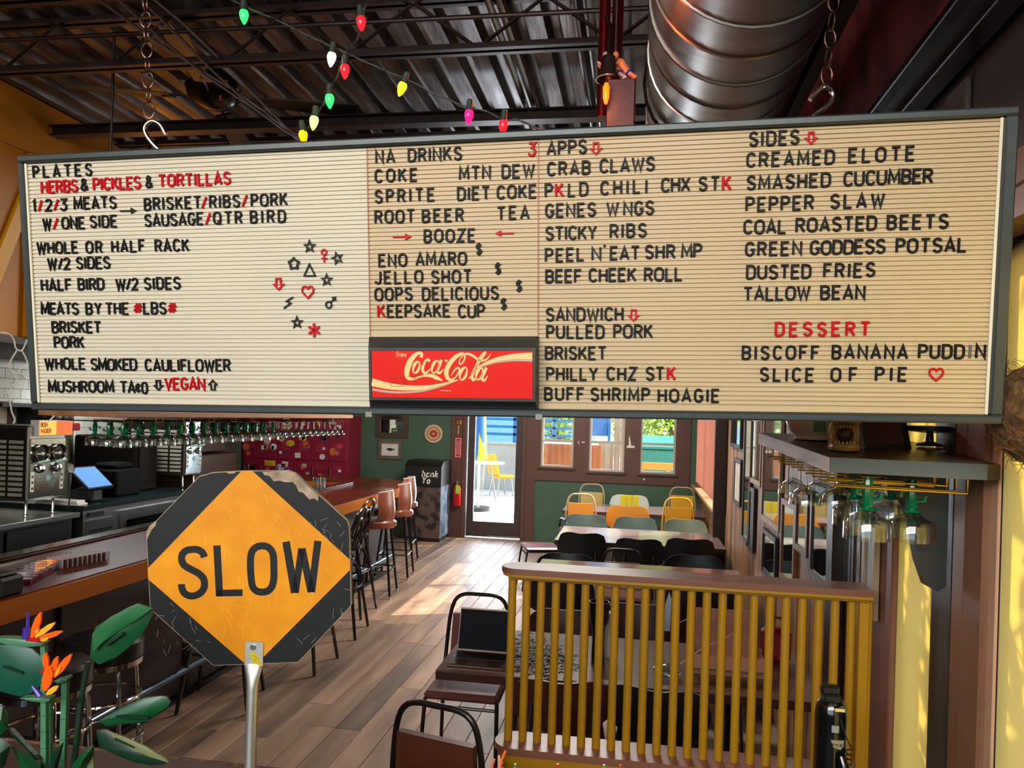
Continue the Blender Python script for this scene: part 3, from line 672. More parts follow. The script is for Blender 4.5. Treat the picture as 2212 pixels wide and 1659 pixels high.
# printed shapes, in the pixel frame of the sign face
def cq(x, y):
    u = (x-100)/(2045-100); v = (y-205-u*8)/(790-205+u*12) if True else 0
    return rx0+u*(rx1-rx0), ry1-v*(ry1-ry0)
def stroke(pts, wd, M=M_crm, nm='print_stroke', dd=.0006, n=6, z=0):
    P0 = smooth([(p[0], p[1], 0) for p in pts], n); k = len(P0)
    ws = wd if isinstance(wd, list) else [wd]*len(pts)
    wf = [ws[min(len(ws)-1, i//n)]*(1-(i % n)/n)+ws[min(len(ws)-1, i//n+1)]*((i % n)/n) for i in range(k)]
    sc_ = (rx1-rx0)/1945
    return MB().ribbon([cq(p.x, p.y) for p in P0], [x*sc_ for x in wf], D1-.0021, D1-.0021+dd+z, ch=.0001)
LET = MB()
def st(pts, wd): LET.join(stroke(pts, [x*.84 for x in wd], n=6))
def oval(cx, cy, rx, ry, wd, sl=.28, a0=0, a1=360):
    st([(cx+rx*math.cos(math.radians(a))-ry*math.sin(math.radians(a))*-sl*1, cy-ry*math.sin(math.radians(a))) for a in range(a0, a1+1, 30)], wd)
wave = MB()
wave.join(stroke([(100,600),(300,648),(520,672),(760,668),(980,628),(1165,572)], [95,78,62,50,34,10], n=8))
wave.join(stroke([(1385,425),(1500,365),(1650,312),(1850,282),(2042,278)], [10,34,52,66,80], n=8))
P('cream_wave', wave, M_crm, rf)
wave = MB()
wave.join(stroke([(104,692),(300,722),(500,728),(720,712),(960,652),(1160,580)], [28,26,24,22,16,5], n=8))
wave.join(stroke([(1400,432),(1560,372),(1700,344),(1860,330),(2042,336)], [5,12,18,22,26], n=8))
P('silver_wave', wave, M_slv, rf)
st([(712,292),(722,248),(690,236),(640,262),(585,330),(548,420),(535,500),(560,552),(620,560),(660,552)], [46,44,40,58,78,84,72,52,34,20])
st([(600,562),(660,545),(740,522),(830,518),(900,545),(978,585)], [22,24,26,50,60,6])
oval(655,415,36,72,[34,22,18,22,40,48,38,24,18,22,34,38,34])
st([(815,345),(805,318),(770,330),(738,400),(732,455),(760,488),(800,462),(840,420)], [38,34,28,38,44,36,22,14])
oval(888,410,38,76,[26,20,18,22,40,46,38,24,18,20,26,28,26])
st([(962,322),(935,400),(912,465),(940,488),(985,440)], [42,40,38,34,12]); st([(1000,325),(1032,338)], [22,34])
st([(1075,520),(1130,440),(1170,420),(1172,462),(1130,540),(1075,572),(1030,540),(1022,460),(1060,370),(1130,290),(1200,250),(1242,262),(1238,320),(1205,372),(1178,372),(1185,320),(1225,262)], [8,26,22,20,20,34,56,66,66,60,44,26,24,20,18,14,12])
st([(1225,256),(1280,248),(1340,272),(1400,318),(1450,335),(1510,310),(1558,245)], [20,32,36,34,30,26,4])
oval(1225,495,38,78,[34,22,18,22,40,48,38,24,18,22,34,38,34])
st([(1290,560),(1350,470),(1430,330),(1490,240),(1470,238),(1420,300),(1372,420),(1330,520),(1345,575),(1380,540)], [14,22,30,26,22,26,38,44,40,14])
oval(1418,498,34,76,[26,20,18,22,40,46,38,24,18,20,26,28,26])
st([(1500,420),(1472,490),(1448,555),(1475,580),(1520,520)], [44,42,38,34,10])
P('script_lettering', LET, M_crm, rf)
def text_px(txt, x, y, h, wd, M=M_crm, case=None, gap=.25):
    b = MB(); sc_ = (rx1-rx0)/1945
    for c in txt:
        w_, stt = case[c] if case else GL[c]
        for s_ in stt: b.ribbon([cq(x+p[0]*h, y-p[1]*h) for p in s_], wd*sc_, D1-.0021, D1-.0015, ch=.0001)
        x += (w_+gap)*h
    return b
LC = {'E': GL['E'], 'n': G(.4, [(0,0),(0,.62)], [(0,.42)]+arc(.2,.42,.2,.2,180,0,6)+[(.4,0)]), 'j': G(.16, [(.12,.62),(.12,-.12)]+arc(0,-.12,.12,.12,0,-90,4), [(.12,.82),(.12,.9)]),
'o': G(.42, arc(.21,.31,.21,.31,0,360,12)), 'y': G(.4, [(0,.62),(.2,.04)], [(.42,.62),(.1,-.25)]), 'h': G(.4, [(0,0),(0,1)], [(0,.42)]+arc(.2,.42,.2,.2,180,0,6)+[(.4,0)]),
'a': G(.42, arc(.21,.31,.21,.31,0,360,12), [(.42,.62),(.42,0)]), 'k': G(.4, [(0,0),(0,1)], [(.36,.62),(.04,.26)], [(.13,.35),(.40,0)]), 'Y': GL['Y'], 'r': G(.26, [(0,0),(0,.62)], [(0,.4),(.12,.58),(.26,.6)])}
P('small_lettering', text_px('Enjoy', 415, 275, 52, 7, case=LC, gap=.12), M_crm, rf)
P('small_print', stroke([(940,706),(1045,710)], 8, n=2).join(stroke([(1058,706),(1072,718)], 10, n=2)), M_crm, rf)
b = MB()
for (x0, y0, x1, y1) in ((325,548,505,540),(505,540,500,635),(500,635,340,600),(330,560,340,655),(545,528,640,532),(640,532,645,636),(340,655,500,650)):
    b.join(stroke([(x0,y0),(x1,y1)], 5, n=2, z=.0003))
P('marker_scribble', b, mat('dark_marker', '7A2A10', .5), rf)
P('corner_bracket', MB().box((xs[1]-.012,-.006,.0165),(xs[1]+.006,.010,.019),.001).box((xs[2]-.006,-.006,.0165),(xs[2]+.012,.010,.019),.001), M_brush, mbd)
# ---------------------------------------------------------------- chains and hooks
M_rust = mat('dark_steel_chain', '6E5A52', .32, metal=1, var=.3, ns=20)
def chain(px, pytop, pybot, d, dt, lab, hookpts):
    bot = atd(px[1], pybot, d); top = Vector((bot.x-.0, bot.y+.0, 4.2))
    t = T('chain_with_hook', lab, 'chain', bot)
    L = .050; n = int((top.z-bot.z)/(L*.82)); tilt = at_top = atd(px[0], pytop, d)
    for i in range(n):
        z = bot.z+i*L*.82
        f = (z-bot.z)/max(.01, (tilt.z-bot.z)); c_ = Vector((bot.x+(tilt.x-bot.x)*f, bot.y, z+L*.5))
        pts = []
        for a in range(14):
            an = 2*PI*a/14; u, v = .0125*math.cos(an), .022*math.sin(an)
            pts.append(c_+(Vector((u, u*.35, v)) if i % 2 == 0 else Vector((u*.25, -u, v))))
        P('link', MB().tube(pts, .0022, 6, True), M_rust, t, True)
    P('hook', MB().tube(smooth([atd(x, y, d) for x, y in hookpts], 5), .0052, 10), M_chrome, t, True)
    return t
chain((310,322), 0, 258, 2.08, 0, 'steel chain with a bright S hook holding the left end of the menu board', [(358,290),(346,270),(328,262),(313,275),(318,295),(337,318),(352,330),(350,345)])
chain((1800,1785), 20, 188, 1.72, 0, 'dark chain with a bright S hook holding the right end of the menu board', [(1750,216),(1762,200),(1780,187),(1797,197),(1798,215),(1778,236),(1758,250),(1755,265)])
# ---------------------------------------------------------------- string lights
M_cord = mat('green_black_cord', '1C221C', .5); M_sock = mat('bulb_socket', '2A3A34', .4)
BC = {'green': '18FF40', 'red': 'FF0A12', 'orange': 'FF6A00', 'clear': 'FFE9A0', 'teal': 'B8FF50', 'pink': 'FF0A3A', 'amber': 'FFA010'}
def bulbmesh(col):
    M = MATS.get('bulb_'+col)
    if not M: M = mat('bulb_'+col, BC[col], .15, emit=5.0 if col in ('red','orange','pink') else 3.5, var=.02, bump=0)
    return M
def lights(lab, wire, bulbs, d0, d1):
    pts = [atd(x, y, d0+(d1-d0)*i/(len(wire)-1)) for i, (x, y) in enumerate(wire)]
    t = T('string_lights', lab, 'string lights', pts[0])
    sp = smooth(pts, 6)
    P('cord', MB().tube(sp, .0022, 6).tube([p+Vector((.004*math.sin(i*1.3), .003*math.cos(i*1.3), .004*math.cos(i*.9))) for i, p in enumerate(sp)], .0016, 5), M_cord, t, True)
    for px, py, col, tx, ty in bulbs:
        d = d0+(d1-d0)*min(1, max(0, sum(1 for q in wire if math.hypot(q[0]-wire[0][0], q[1]-wire[0][1]) < math.hypot(px-wire[0][0], py-wire[0][1]))/len(wire)))
        a = atd(px, py, d); dn = Vector((tx, 0, -1)).normalized(); b_ = MB()
        q = dn.rotation_difference(Vector((0,0,1)))
        Mx = Matrix.Translation(a) @ Vector((0,0,1)).rotation_difference(dn).to_matrix().to_4x4()
        bb = P('bulb', MB().lathe([(0,.026),(.004,.022),(.009,.012),(.0125,.0),(.0125,-.008),(.009,-.017),(.006,-.02),(0,-.02)], 16).xf(Mx), bulbmesh(col), t, True, label='%s glowing bulb' % col)
        P('socket', MB().lathe([(0,-.045),(.008,-.045),(.0095,-.036),(.0095,-.018),(.011,-.014),(.0,-.012)], 14).xf(Mx), M_sock, bb, True)
lights('string of coloured bulbs coming down steeply from the top centre to the board', [(800,-10),(788,15),(782,55),(765,95),(748,115),(728,165),(712,195),(690,240),(672,268),(652,290)],
       [(780,48,'red',.1,0),(745,152,'red',.0,0),(712,216,'green',.05,0),(678,263,'teal',-.1,0),(655,294,'orange',.15,0)], 2.1, 2.25)
lights('string of coloured bulbs swagging from the top left across to the board centre', [(490,-12),(520,10),(590,40),(660,75),(716,100),(760,120),(830,152),(880,172),(950,208),(1012,232),(1050,240),(1085,258),(1130,262),(1172,285)],
       [(527,34,'green',.05,0),(716,126,'clear',-.1,0),(868,190,'amber',-.35,0),(1013,250,'pink',-.05,0),(1087,272,'red',-.05,0)], 2.2, 2.15)
# ================================================================ SLOW SIGN
SD = 1.66
def sq(x, y): return (x/2.444+280, y/2.444+980)
sgc = atd(*sq(630, 600), SD)
sg = T('slow_sign', 'worn octagonal hand sign with a yellow diamond reading SLOW on a metal pole', 'sign', sgc)
SM = Matrix((R0*.998, ZV, -FW)).transposed().to_4x4(); SM.translation = sgc
sg.rotation_euler = SM.to_euler(); SI = SM.inverted()
def s2(x, y):
    r = ray(*sq(x, y)); p = SI @ (O+r*(SD/r.dot(FW))); return (p.x, p.y)
octo = [s2(*p) for p in ((368,118),(440,98),(590,90),(838,88),(870,100),(1150,352),(1160,390),(1170,798),(1158,815),(890,1103),(445,1120),(430,1110),(108,820),(88,430),(95,400))]
M_sblack = mat('worn_black_sheeting', '0F1213', .55, c2='0A0C0D', spec=.3, ns=6, bump=.03, bs=500)
M_syel = mat('yellow_reflective_sheeting', 'DC8E00', .5, c2='CE8000', spec=.3, ns=14, bump=.04, bs=500)
M_tan = mat('bare_plywood_edge', 'A89478', .8, c2='7C6A55', ns=18, bump=.5)
P('sign_board', MB().quadbox([(p[0], p[1], -.012) for p in octo], (0,0,.0112)), M_tan, sg)
def poly(pts, z0, z1): return MB().quadbox([(p[0], p[1], z0) for p in pts], (0,0,z1-z0))
cxm, cym = s2(630, 600)
P('black_face', poly([(cxm+(p[0]-cxm)*.992, cym+(p[1]-cym)*.992) for p in octo], -.0008, .0004), M_sblack, sg)
P('yellow_diamond', poly([s2(*p) for p in ((592,91),(648,90),(1163,560),(1164,612),(672,1108),(612,1110),(100,662),(97,606))], .0004, .0009), M_syel, sg)
def letr(nm, pts, wd, closed=False):
    w_ = wd/2.444*SD/FPX; q_ = [s2(*p) for p in pts]; q_ = [(v.x, v.y) for v in smooth([(p[0], p[1], 0) for p in q_], 5, closed)] if len(pts) > 4 else q_; return MB().ribbon(q_, w_, .0009, .0014, closed=closed, ch=.0001)
M_sl = mat('black_sign_letter', '0C0E0F', .5, spec=.3, var=.15, ns=12, bump=.05)
P('letter', letr('S', [(396,546),(386,522),(362,507),(332,505),(300,512),(280,532),(277,562),(292,590),(330,612),(366,632),(392,660),(396,700),(378,732),(345,749),(312,748),(288,732),(277,706),(276,688)], 37), M_sl, sg)
P('letter', letr('L', [(462,484),(476,752)], 38).join(letr('L', [(458,736),(597,733)], 35)), M_sl, sg)
P('letter', letr('O', [(700,486),(672,492),(650,512),(640,545),(639,600),(642,650),(650,700),(672,724),(700,730),(730,724),(752,700),(762,655),(762,600),(760,545),(750,512),(728,492)], 37, True), M_sl, sg)
P('letter', letr('W', [(826,464),(872,734)], 40).join(letr('W', [(875,734),(908,500)], 36)).join(letr('W', [(910,500),(958,730)], 38)).join(letr('W', [(960,730),(994,460)], 38)), M_sl, sg)
peel = [(700,96),(830,90),(868,104),(940,170),(998,222),(994,250),(975,236),(950,242),(915,205),(892,200),(880,170),(862,150),(820,150),(790,142),(762,146),(740,118),(712,112)]
P('peeled_patch', poly([s2(*p) for p in peel], .0004, .0012), mat('peeled_tan_patch', 'B09C84', .75, c2='7E6E58', ns=30, bump=.6), sg)
P('peeled_patch', poly([s2(*p) for p in [(90,412),(108,380),(146,350),(140,378),(118,402),(100,440),(92,455)]], .0004, .0011), MATS['peeled_tan_patch'], sg)
P('peeled_patch', poly([s2(*p) for p in [(505,97),(565,94),(552,104),(530,106),(515,101)]], .0004, .0011), MATS['peeled_tan_patch'], sg)
sr = random.Random(3); b = MB()
for i in range(90):
    x, y = sr.uniform(250, 1050), sr.uniform(200, 950)
    if abs(x-630)+abs(y-600) > 470: continue
    an = sr.gauss(1.3, .5); L = sr.uniform(20, 90)
    b.ribbon([s2(x, y), s2(x+L*.5*math.cos(an)+4, y+L*.5*math.sin(an)), s2(x+L*math.cos(an), y+L*math.sin(an))], .00035, .0009, .00105)
P('scratch_marks', b, mat('pale_scratch', 'F8BE40', .5), sg)
b = MB()
for i in range(70):
    x, y = sr.choice([(sr.uniform(120,420), sr.uniform(780,1040)), (sr.uniform(850,1150), sr.uniform(700,1000)), (sr.uniform(950,1140), sr.uniform(330,520))])
    if abs(x-630)+abs(y-600) < 540: continue
    an = sr.uniform(0, 3); L = sr.uniform(8, 50)
    b.ribbon([s2(x, y), s2(x+L*math.cos(an), y+L*math.sin(an))], .0006, .0004, .0006)
P('scratch_marks', b, mat('grey_scratch', '8E8A7C', .6), sg)
# pole with flattened end
px0 = s2(658, 1030); zt = 1.105-sgc.z
b = MB()
hw = .0185
k = s2(612, 988); k2 = s2(706, 1120)
b.box((k[0], k2[1], .001), (k2[0], k[1], .004), .001)
xc = (k[0]+k2[0])/2-.001
rings = [(k2[1]+.005, (k2[0]-k[0])/2, .0025), (k2[1]-.012, .0175, .006), (k2[1]-.03, .0135, .0105), (k2[1]-.05, .0125, .0122), (k2[1]-.12, .0125, .0125), (zt, .0125, .0125)]
V = []; n = 18
for z, rx, rz_ in rings:
    for j in range(n): V.append((xc+rx*math.cos(2*PI*j/n)+(zt and (k2[1]-z)*.0), z, .002+rz_*math.sin(2*PI*j/n)))
b.add(V, [(i*n+j, i*n+(j+1) % n, (i+1)*n+(j+1) % n, (i+1)*n+j) for i in range(len(rings)-1) for j in range(n)])
P('pole', b, mat('bare_aluminium', 'D0CEC8', .42, metal=.9, var=.1, ns=8), sg)
P('bolt', MB().cyl((s2(655,1018)[0], s2(655,1018)[1], .004), .006, .003, 12), M_brush, sg); P('bolt', MB().cyl((s2(660,1075)[0], s2(660,1075)[1], .004), .005, .003, 12), mat('yellow_smear', 'C8B010', .5), sg)
P('paint_smear', MB().quadbox([(*s2(x, y), .004) for x, y in ((632,1052),(655,1040),(680,1060),(690,1085),(700,1120),(640,1120),(650,1085))], (0,0,.0004)), MATS['yellow_smear'], sg)
P('base_foot', MB().cyl((xc, zt, .002), .02, .006, 16, axis='y'), M_black, sg)
# ---------------------------------------------------------------- host counter in the foreground
M_redwood = wood('red_brown_counter_wood', '3C140E', '220A07', 'x', .55, coat=0, scale=5)
t = T('host_counter', 'dark red-brown wooden counter top with a worn rear edge in the foreground', 'counter', (-1.4, 1.4, 0))
P('counter_top', MB().box((-2.6,.9,1.05), (-.42,1.70,1.10), .004), M_redwood, t, True)
P('worn_edge', MB().box((-2.6,1.70,1.078), (-.42,1.712,1.1015), .003), mat('worn_brown_edge', '6E4A30', .7, c2='2A1208', ns=40, bump=.5), t, True)
P('counter_body', MB().box((-2.55,1.0,0), (-.5,1.62,1.05)), mat('counter_body', '2A1512', .5), t, True)
# ---------------------------------------------------------------- building-block plant
M_lf = mat('green_block_leaf', '084522', .35, var=.12, ns=3, bump=0); M_lf2 = mat('dark_green_block', '072A18', .35, bump=0)
M_stem = mat('sand_green_block', '3F7250', .4, var=.08, bump=0); M_or = mat('orange_block', 'F05A04', .35, var=.05, bump=0)
M_or2 = mat('light_orange_block', 'FFA62A', .25, bump=0); M_pu = mat('purple_block', '3B2390', .3, bump=0); M_rd = mat('red_block', 'B01018', .3, bump=0); M_ol = mat('olive_block', '6E7048', .4, bump=0)
PD = 1.42
pb = atd(200, 1730, PD); pb.z = 1.10
pl = T('block_plant', 'toy building block bird of paradise plant with orange flowers at the left edge', 'plant', pb)
def pp(x, y, dd=0): return atd(x/3.464, 1180+y/3.464, PD+dd)
def leaf(out, dd=0, mt=M_lf, th=.004, fold=.012, rib=None):
    c = sum((Vector(p+(0,)) for p in out), Vector())/len(out); V = [pp(x, y, dd) for x, y in out]; cc = pp(c.x, c.y, dd-fold); n = len(V)
    b = MB(); b.add([*V, cc, *[v+FW*th for v in V], cc+FW*th], [(i, (i+1) % n, n) for i in range(n)]+[(n+1+i, 2*n+1, n+1+(i+1) % n) for i in range(n)]+[(i, n+1+i, n+1+(i+1) % n, (i+1) % n) for i in range(n)])
    lf = P('leaf', b, mt, pl, True)
    if rib: P('leaf_rib', MB().tube([pp(*rib[0], dd-fold*.9-.003), pp(*rib[1], dd-fold*.9-.003)], .0028, 6), M_lf2, lf, True)
    return lf
leaf([(672,835),(690,660),(720,600),(830,530),(950,462),(1030,428),(1140,465),(1148,490),(1120,560),(1060,650),(960,760),(870,830),(740,885)], rib=((795,740),(925,650)))
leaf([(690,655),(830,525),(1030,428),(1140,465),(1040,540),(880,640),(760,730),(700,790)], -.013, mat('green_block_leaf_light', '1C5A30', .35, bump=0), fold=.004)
leaf([(-60,740),(120,735),(240,770),(300,830),(335,920),(330,1010),(250,1090),(150,1125),(-60,1070)], .0, mat('teal_block_leaf', '084634', .35, var=.1, bump=0), rib=((20,900),(170,950)))
leaf([(735,1310),(850,1240),(950,1190),(1080,1135),(1200,1122),(1245,1125),(1272,1165),(1255,1200),(1180,1250),(1100,1310),(980,1325),(800,1345)], .02, rib=((870,1275),(1110,1280)))
leaf([(720,1380),(790,1375),(950,1440),(1120,1520),(1240,1590),(1262,1620),(1235,1632),(1130,1640),(1010,1620),(860,1560),(740,1500)], -.02, M_lf2, rib=((860,1440),(1010,1505)))
leaf([(790,1380),(940,1432),(1090,1500),(1240,1592),(1262,1620),(1100,1570),(900,1470)], -.034, M_ol, fold=.002)
leaf([(-40,1180),(20,1200),(50,1260),(52,1360),(10,1410),(-60,1440)], -.03)
leaf([(540,1640),(600,1560),(670,1500),(700,1490),(690,1560),(640,1640),(590,1720),(520,1740)], -.03, M_lf)
leaf([(600,1700),(660,1600),(698,1520),(700,1720)], -.02, M_ol, fold=.003)
leaf([(-60,1420),(20,1440),(70,1500),(30,1640),(-60,1740)], -.05, mat('dark_leaf', '123820', .4, bump=0))
leaf([(90,1500),(200,1560),(300,1640),(310,1760),(190,1760)], -.03, M_lf)
leaf([(380,1560),(440,1500),(470,1470),(440,1600),(400,1740),(360,1760)], -.02, M_lf2)
def bstem(x0, y0, x1, y1, w_, dd=0, M=M_stem, n=5):
    b = MB()
    for i in range(n):
        a = pp(x0+(x1-x0)*i/n, y0+(y1-y0)*i/n, dd); c = pp(x0+(x1-x0)*(i+.97)/n, y0+(y1-y0)*(i+.97)/n, dd)
        off = R0*(w_/3.464/FPX*PD/2); b.quadbox([a-off, a+off, c+off, c-off], FW*.010)
    return P('stem', b, M, pl, True)
bstem(318,720,318,1140,34,0); bstem(322,1150,322,1760,40,-.01); bstem(360,1140,358,1760,34,.0); bstem(480,990,455,1760,42,.01)
bstem(650,870,590,1180,26,.01,M_lf2); bstem(600,1130,530,1760,30,.01,M_lf2); bstem(60,1370,280,1600,26,-.02,M_lf2,4)
for (pts, dd) in (([(-40,690),(60,690),(180,700),(300,725),(330,730),(300,745),(200,755),(100,745),(-40,715)], -.01), ([(145,1140),(260,1135),(372,1140),(370,1155),(330,1170),(230,1160)], -.02), ([(400,1010),(480,985),(500,990),(495,1010),(430,1030)], .0)):
    leaf(pts, dd, M_stem, .02, .002)
def petal(x0, y0, x1, y1, wd, M, dd):
    a, c = pp(x0, y0, dd), pp(x1, y1, dd-.006); d = c-a; u = d.normalized().cross(FW).normalized()*(wd/3.464/FPX*PD/2)
    return MB().quadbox([a-u*.35, a+d*.35-u, a+d*.75-u*.9, c-u*.25, c+u*.25, a+d*.75+u*.9, a+d*.35+u, a+u*.35], FW*.005)
for ps, dd in (([(235,690,300,500,52,M_or), (262,680,405,575,40,M_or2), (275,700,460,640,40,M_or), (300,705,360,690,26,M_or2), (262,660,285,620,22,M_or2)], -.03),
               ([(345,930,335,800,44,M_or), (385,950,425,830,44,M_or), (400,980,530,812,52,M_or), (330,1080,372,900,74,M_or), (345,1110,430,1050,40,M_or2), (410,975,450,905,20,M_or2)], -.03)):
    f_ = P('flower', MB().box(pp(190 if dd and ps[0][0] == 235 else 300, ps[0][1]+5, dd)-Vector((.0,.0,.004)), pp(300 if ps[0][0] == 235 else 350, ps[0][1]-5, dd)+Vector((.0,.012,.0)), .001), M_rd, pl, True)
    for q_ in ps: P('petal', petal(*q_, dd), q_[5], f_, True) if False else P('petal', petal(*q_[:5], None, dd), q_[5], f_, True)
P('purple_spike', MB().tube([pp(195,690,-.03), pp(197,615,-.03), pp(207,610,-.03), pp(208,495,-.03)], [.006,.006,.003,.0022], 8), M_pu, pl, True)
P('purple_spike', MB().tube([pp(300,1120,-.03), pp(270,1080,-.03), pp(240,1045,-.03)], [.006,.004,.002], 8), M_pu, pl, True)
P('plant_base', MB().box(pb+Vector((-.16,-.03,0)), pb+Vector((.12,.05,.02)), .002), M_black, pl, True)
# ================================================================ YELLOW SLAT PARTITION
M_py = mat('mustard_partition_paint', 'A87A0C', .42, var=.10, ns=3, bump=.04)
M_cap = wood('pinkish_cap_wood', '8A5A48', '6E4436', 'x', .35, coat=.3, scale=5)
FYc = 3.0
tp = T('slat_partition', 'mustard yellow slatted partition with a rounded wooden cap rail', 'partition', (.15, FYc, 0))
def cap(z0, z1, xl, xr, hw, M, nm, lab=None):
    pts = [(xr, FYc-hw, z0), (xr, FYc+hw, z0)]+[(xl+hw+hw*math.cos(a), FYc+hw*math.sin(a), z0) for a in [PI/2+PI*i/12 for i in range(13)]]
    return P(nm, MB().quadbox(pts, (0,0,z1-z0)), M, tp, True, lab)
zc = at(1100, 1232, Y=FYc).z
XR = .852; XL = at(1085, 1222, Y=FYc).x
cap(zc+.0, zc+.022, XL, XR, .075, M_cap, 'cap_rail', 'wood-grain top of the cap rail')
cap(zc-.012, zc-.0005, XL+.005, XR, .070, M_py, 'cap_underside')
zb = at(1090, 1590, Y=FYc).z-.01
P('top_rail', MB().box((XL+.03, FYc-.030, zc-.030), (XR, FYc+.030, zc-.0125), .003), M_py, tp, True)
x0 = at(1102, 1260, Y=FYc).x; x1 = at(1131, 1262, Y=FYc).x; pit = (at(1693, 1290, Y=FYc).x-x0)/18
i = 0
while x0+i*pit < .88:
    xx = x0+i*pit+.010
    P('slat', MB().tube([(xx,FYc,zb), (xx,FYc,zc-.0305)], .0162, 12), M_py, tp, True); i += 1
P('end_post', MB().box((XR-.035,FYc-.03,zb), (XR,FYc+.03,zc-.031), .003), M_py, tp, True)
cap(zb-.028, zb, at(1070,1590,Y=FYc).x, XR, .085, M_cap, 'bottom_rail', 'pinkish wooden top of the lower rail')
cap(zb-.062, zb-.0285, at(1076,1600,Y=FYc).x, XR, .082, M_py, 'rail_moulding')
cap(zb-.095, zb-.0625, at(1080,1610,Y=FYc).x+.01, XR, .072, M_py, 'rail_moulding')
P('lower_panel', MB().box((XL+.05,FYc-.05,0), (XR,FYc+.05,zb-.0955), .003), wood('dark_panel_wood', '4A2A18', '2E170C', 'x', .12, coat=1), tp, True)
# straws in front of the partition
for i, (px, py, c, ln) in enumerate(((1068,1640,'orange',.3),(1078,1632,'salmon',-.1),(1092,1622,'orange',.35),(1084,1648,'red',.15),(1113,1650,'green',.05),(1205,1650,'red',0),(1305,1652,'green',-.05),(1340,1652,'red',.05))):
    a = atd(px, py, 1.9); cc = {'orange': 'E8702A', 'salmon': 'E89A80', 'red': 'D8302A', 'green': '5E9A3A'}[c]
    S('drinking_straw', MB().tube([a-Vector((ln*.15, 0, .14)), a], .0032, 8), mat('straw_'+c, cc, .3, bump=0),
      ['orange straw leaning right, leftmost of the straws below the partition', 'salmon pink straw in the left straw cluster', 'orange straw with the highest tip in the left cluster', 'short red straw in the left cluster', 'green straw just right of the left straw cluster', 'lone red straw below the fourth partition gap', 'lone green straw below the partition slats', 'rightmost red straw below the partition'][i], 'straw', a-Vector((ln*.15,0,.14)))
a = atd(1200, 1690, 1.9)
S('straw_tray', MB().box((a.x-.19,a.y-.05,a.z-.16), (a.x+.21,a.y+.07,a.z-.06), .006), M_redwood, 'dark wooden tray holding the straws below the frame', 'tray', (a.x,a.y,a.z-.16))
# megaphone like black device
mc = at(1795, 1560, Y=2.62); mt = at(1795, 1510, Y=2.62).z
t = T('megaphone', 'black handheld megaphone standing on end beside the yellow partition', 'megaphone', (mc.x, 2.62, mt-.42))
z0 = mt-.42; M_gb = mat('gloss_black_plastic', '0E1110', .12, var=.05, bump=0, coat=.5)
P('body', MB().lathe([(0,0),(.075,0),(.072,.02),(.056,.12),(.0505,.24),(.0505,.38),(.046,.405),(.036,.42),(0,.42)], 32, (mc.x,2.62,z0)), M_gb, t, True)
P('top_clip', MB().box((mc.x-.028,2.59,mt-.004), (mc.x+.022,2.63,mt+.022), .005).box((mc.x-.038,2.595,mt+.018), (mc.x+.020,2.625,mt+.05), .008), M_black, t, True)
P('grip', MB().tube([(mc.x+.02,2.565,mt-.16), (mc.x+.03,2.545,mt-.2), (mc.x+.034,2.54,mt-.27), (mc.x+.03,2.55,mt-.34), (mc.x+.02,2.56,mt-.38)], [.014,.017,.018,.017,.014], 12), M_gb, t, True)
P('metal_latch', MB().box((mc.x-.004,2.565,mt-.022), (mc.x+.030,2.60,mt-.008), .002), M_chrome, t, True)
yb_ = 2.62-.0512
P('silver_badge', MB().quadbox([(mc.x-.012,yb_-.003,mt-.112),(mc.x+.030,yb_+.004,mt-.112),(mc.x+.030,yb_+.004,mt-.132),(mc.x+.018,yb_-.003,mt-.140),(mc.x-.004,yb_-.003,mt-.134)], (0,.002,0)), mat('silver_badge', 'A8A49C', .3, metal=.6), t, True)
b = MB(); xx = mc.x-.006
for c in ('P','Y','L','E'):
    for s_ in GL[c][1]: b.ribbon([(xx+p[0]*.008, mt-.129+p[1]*.007) for p in s_], .0016, yb_-.0032, yb_-.0038, plane='xz')
    xx += .0078
P('badge_lettering', b, M_black, t, True)
P('label_sticker', MB().box((mc.x-.010,yb_-.001,mt-.088), (mc.x+.012,yb_+.001,mt-.066)), mat('dull_white_label', '8F958C', .6), t, True)
cc_ = [(mc.x+.045+.010*math.cos(a*.9), 2.575+.010*math.sin(a*.9), mt-.14-.0022*a) for a in range(90)]
P('coiled_cord', MB().tube([(mc.x+.01,2.58,mt-.02), (mc.x+.03,2.565,mt-.09), *cc_], .0022, 5), M_black, t, True)
# ================================================================ BAR
M_bartop = mat('red_brown_bar_top', '5E2418', .28, c2='3C140C', ns=4, bump=.02, stretch=(1,.2,1), coat=0, spec=.12)
M_baredge = wood('orange_bar_edge', 'B5641C', '8E4812', 'y', .25, coat=.4, scale=6)
t = T('bar_counter', 'long L-shaped wooden bar with glossy red-brown top and orange edge', 'bar counter', (-3.1, 5.5, 0))
def barpoly(e):
    pts = [(-3.5+e,1.2,0), (-2.72-e,1.2,0), (-2.72-e,8.55,0)]
    pts += [(-3.62+(.90-e)*math.cos(a), 8.95+(.90-e)*math.sin(a), 0) for a in [PI/2*i/10 for i in range(0, 11)]]
    return pts+[(-4.96,9.85-e,0), (-4.96,9.0+e,0), (-3.5+e,9.0+e,0)]
P('bar_edge', MB().quadbox([(x,y,.965) for x,y,_ in barpoly(0)], (0,0,.10)), M_baredge, t, True)
P('bar_top', MB().quadbox([(x,y,1.0655) for x,y,_ in barpoly(.018)], (0,0,.006)), M_bartop, t, True)
P('drip_rail', MB().box((-3.50,1.2,1.072), (-3.38,8.9,1.092), .006), mat('dark_drip_rail', '2A1510', .15, coat=.5), t, True)
M_bbase = mat('dark_bar_base', '33221F', .4, var=.15, ns=3)
y = 1.3
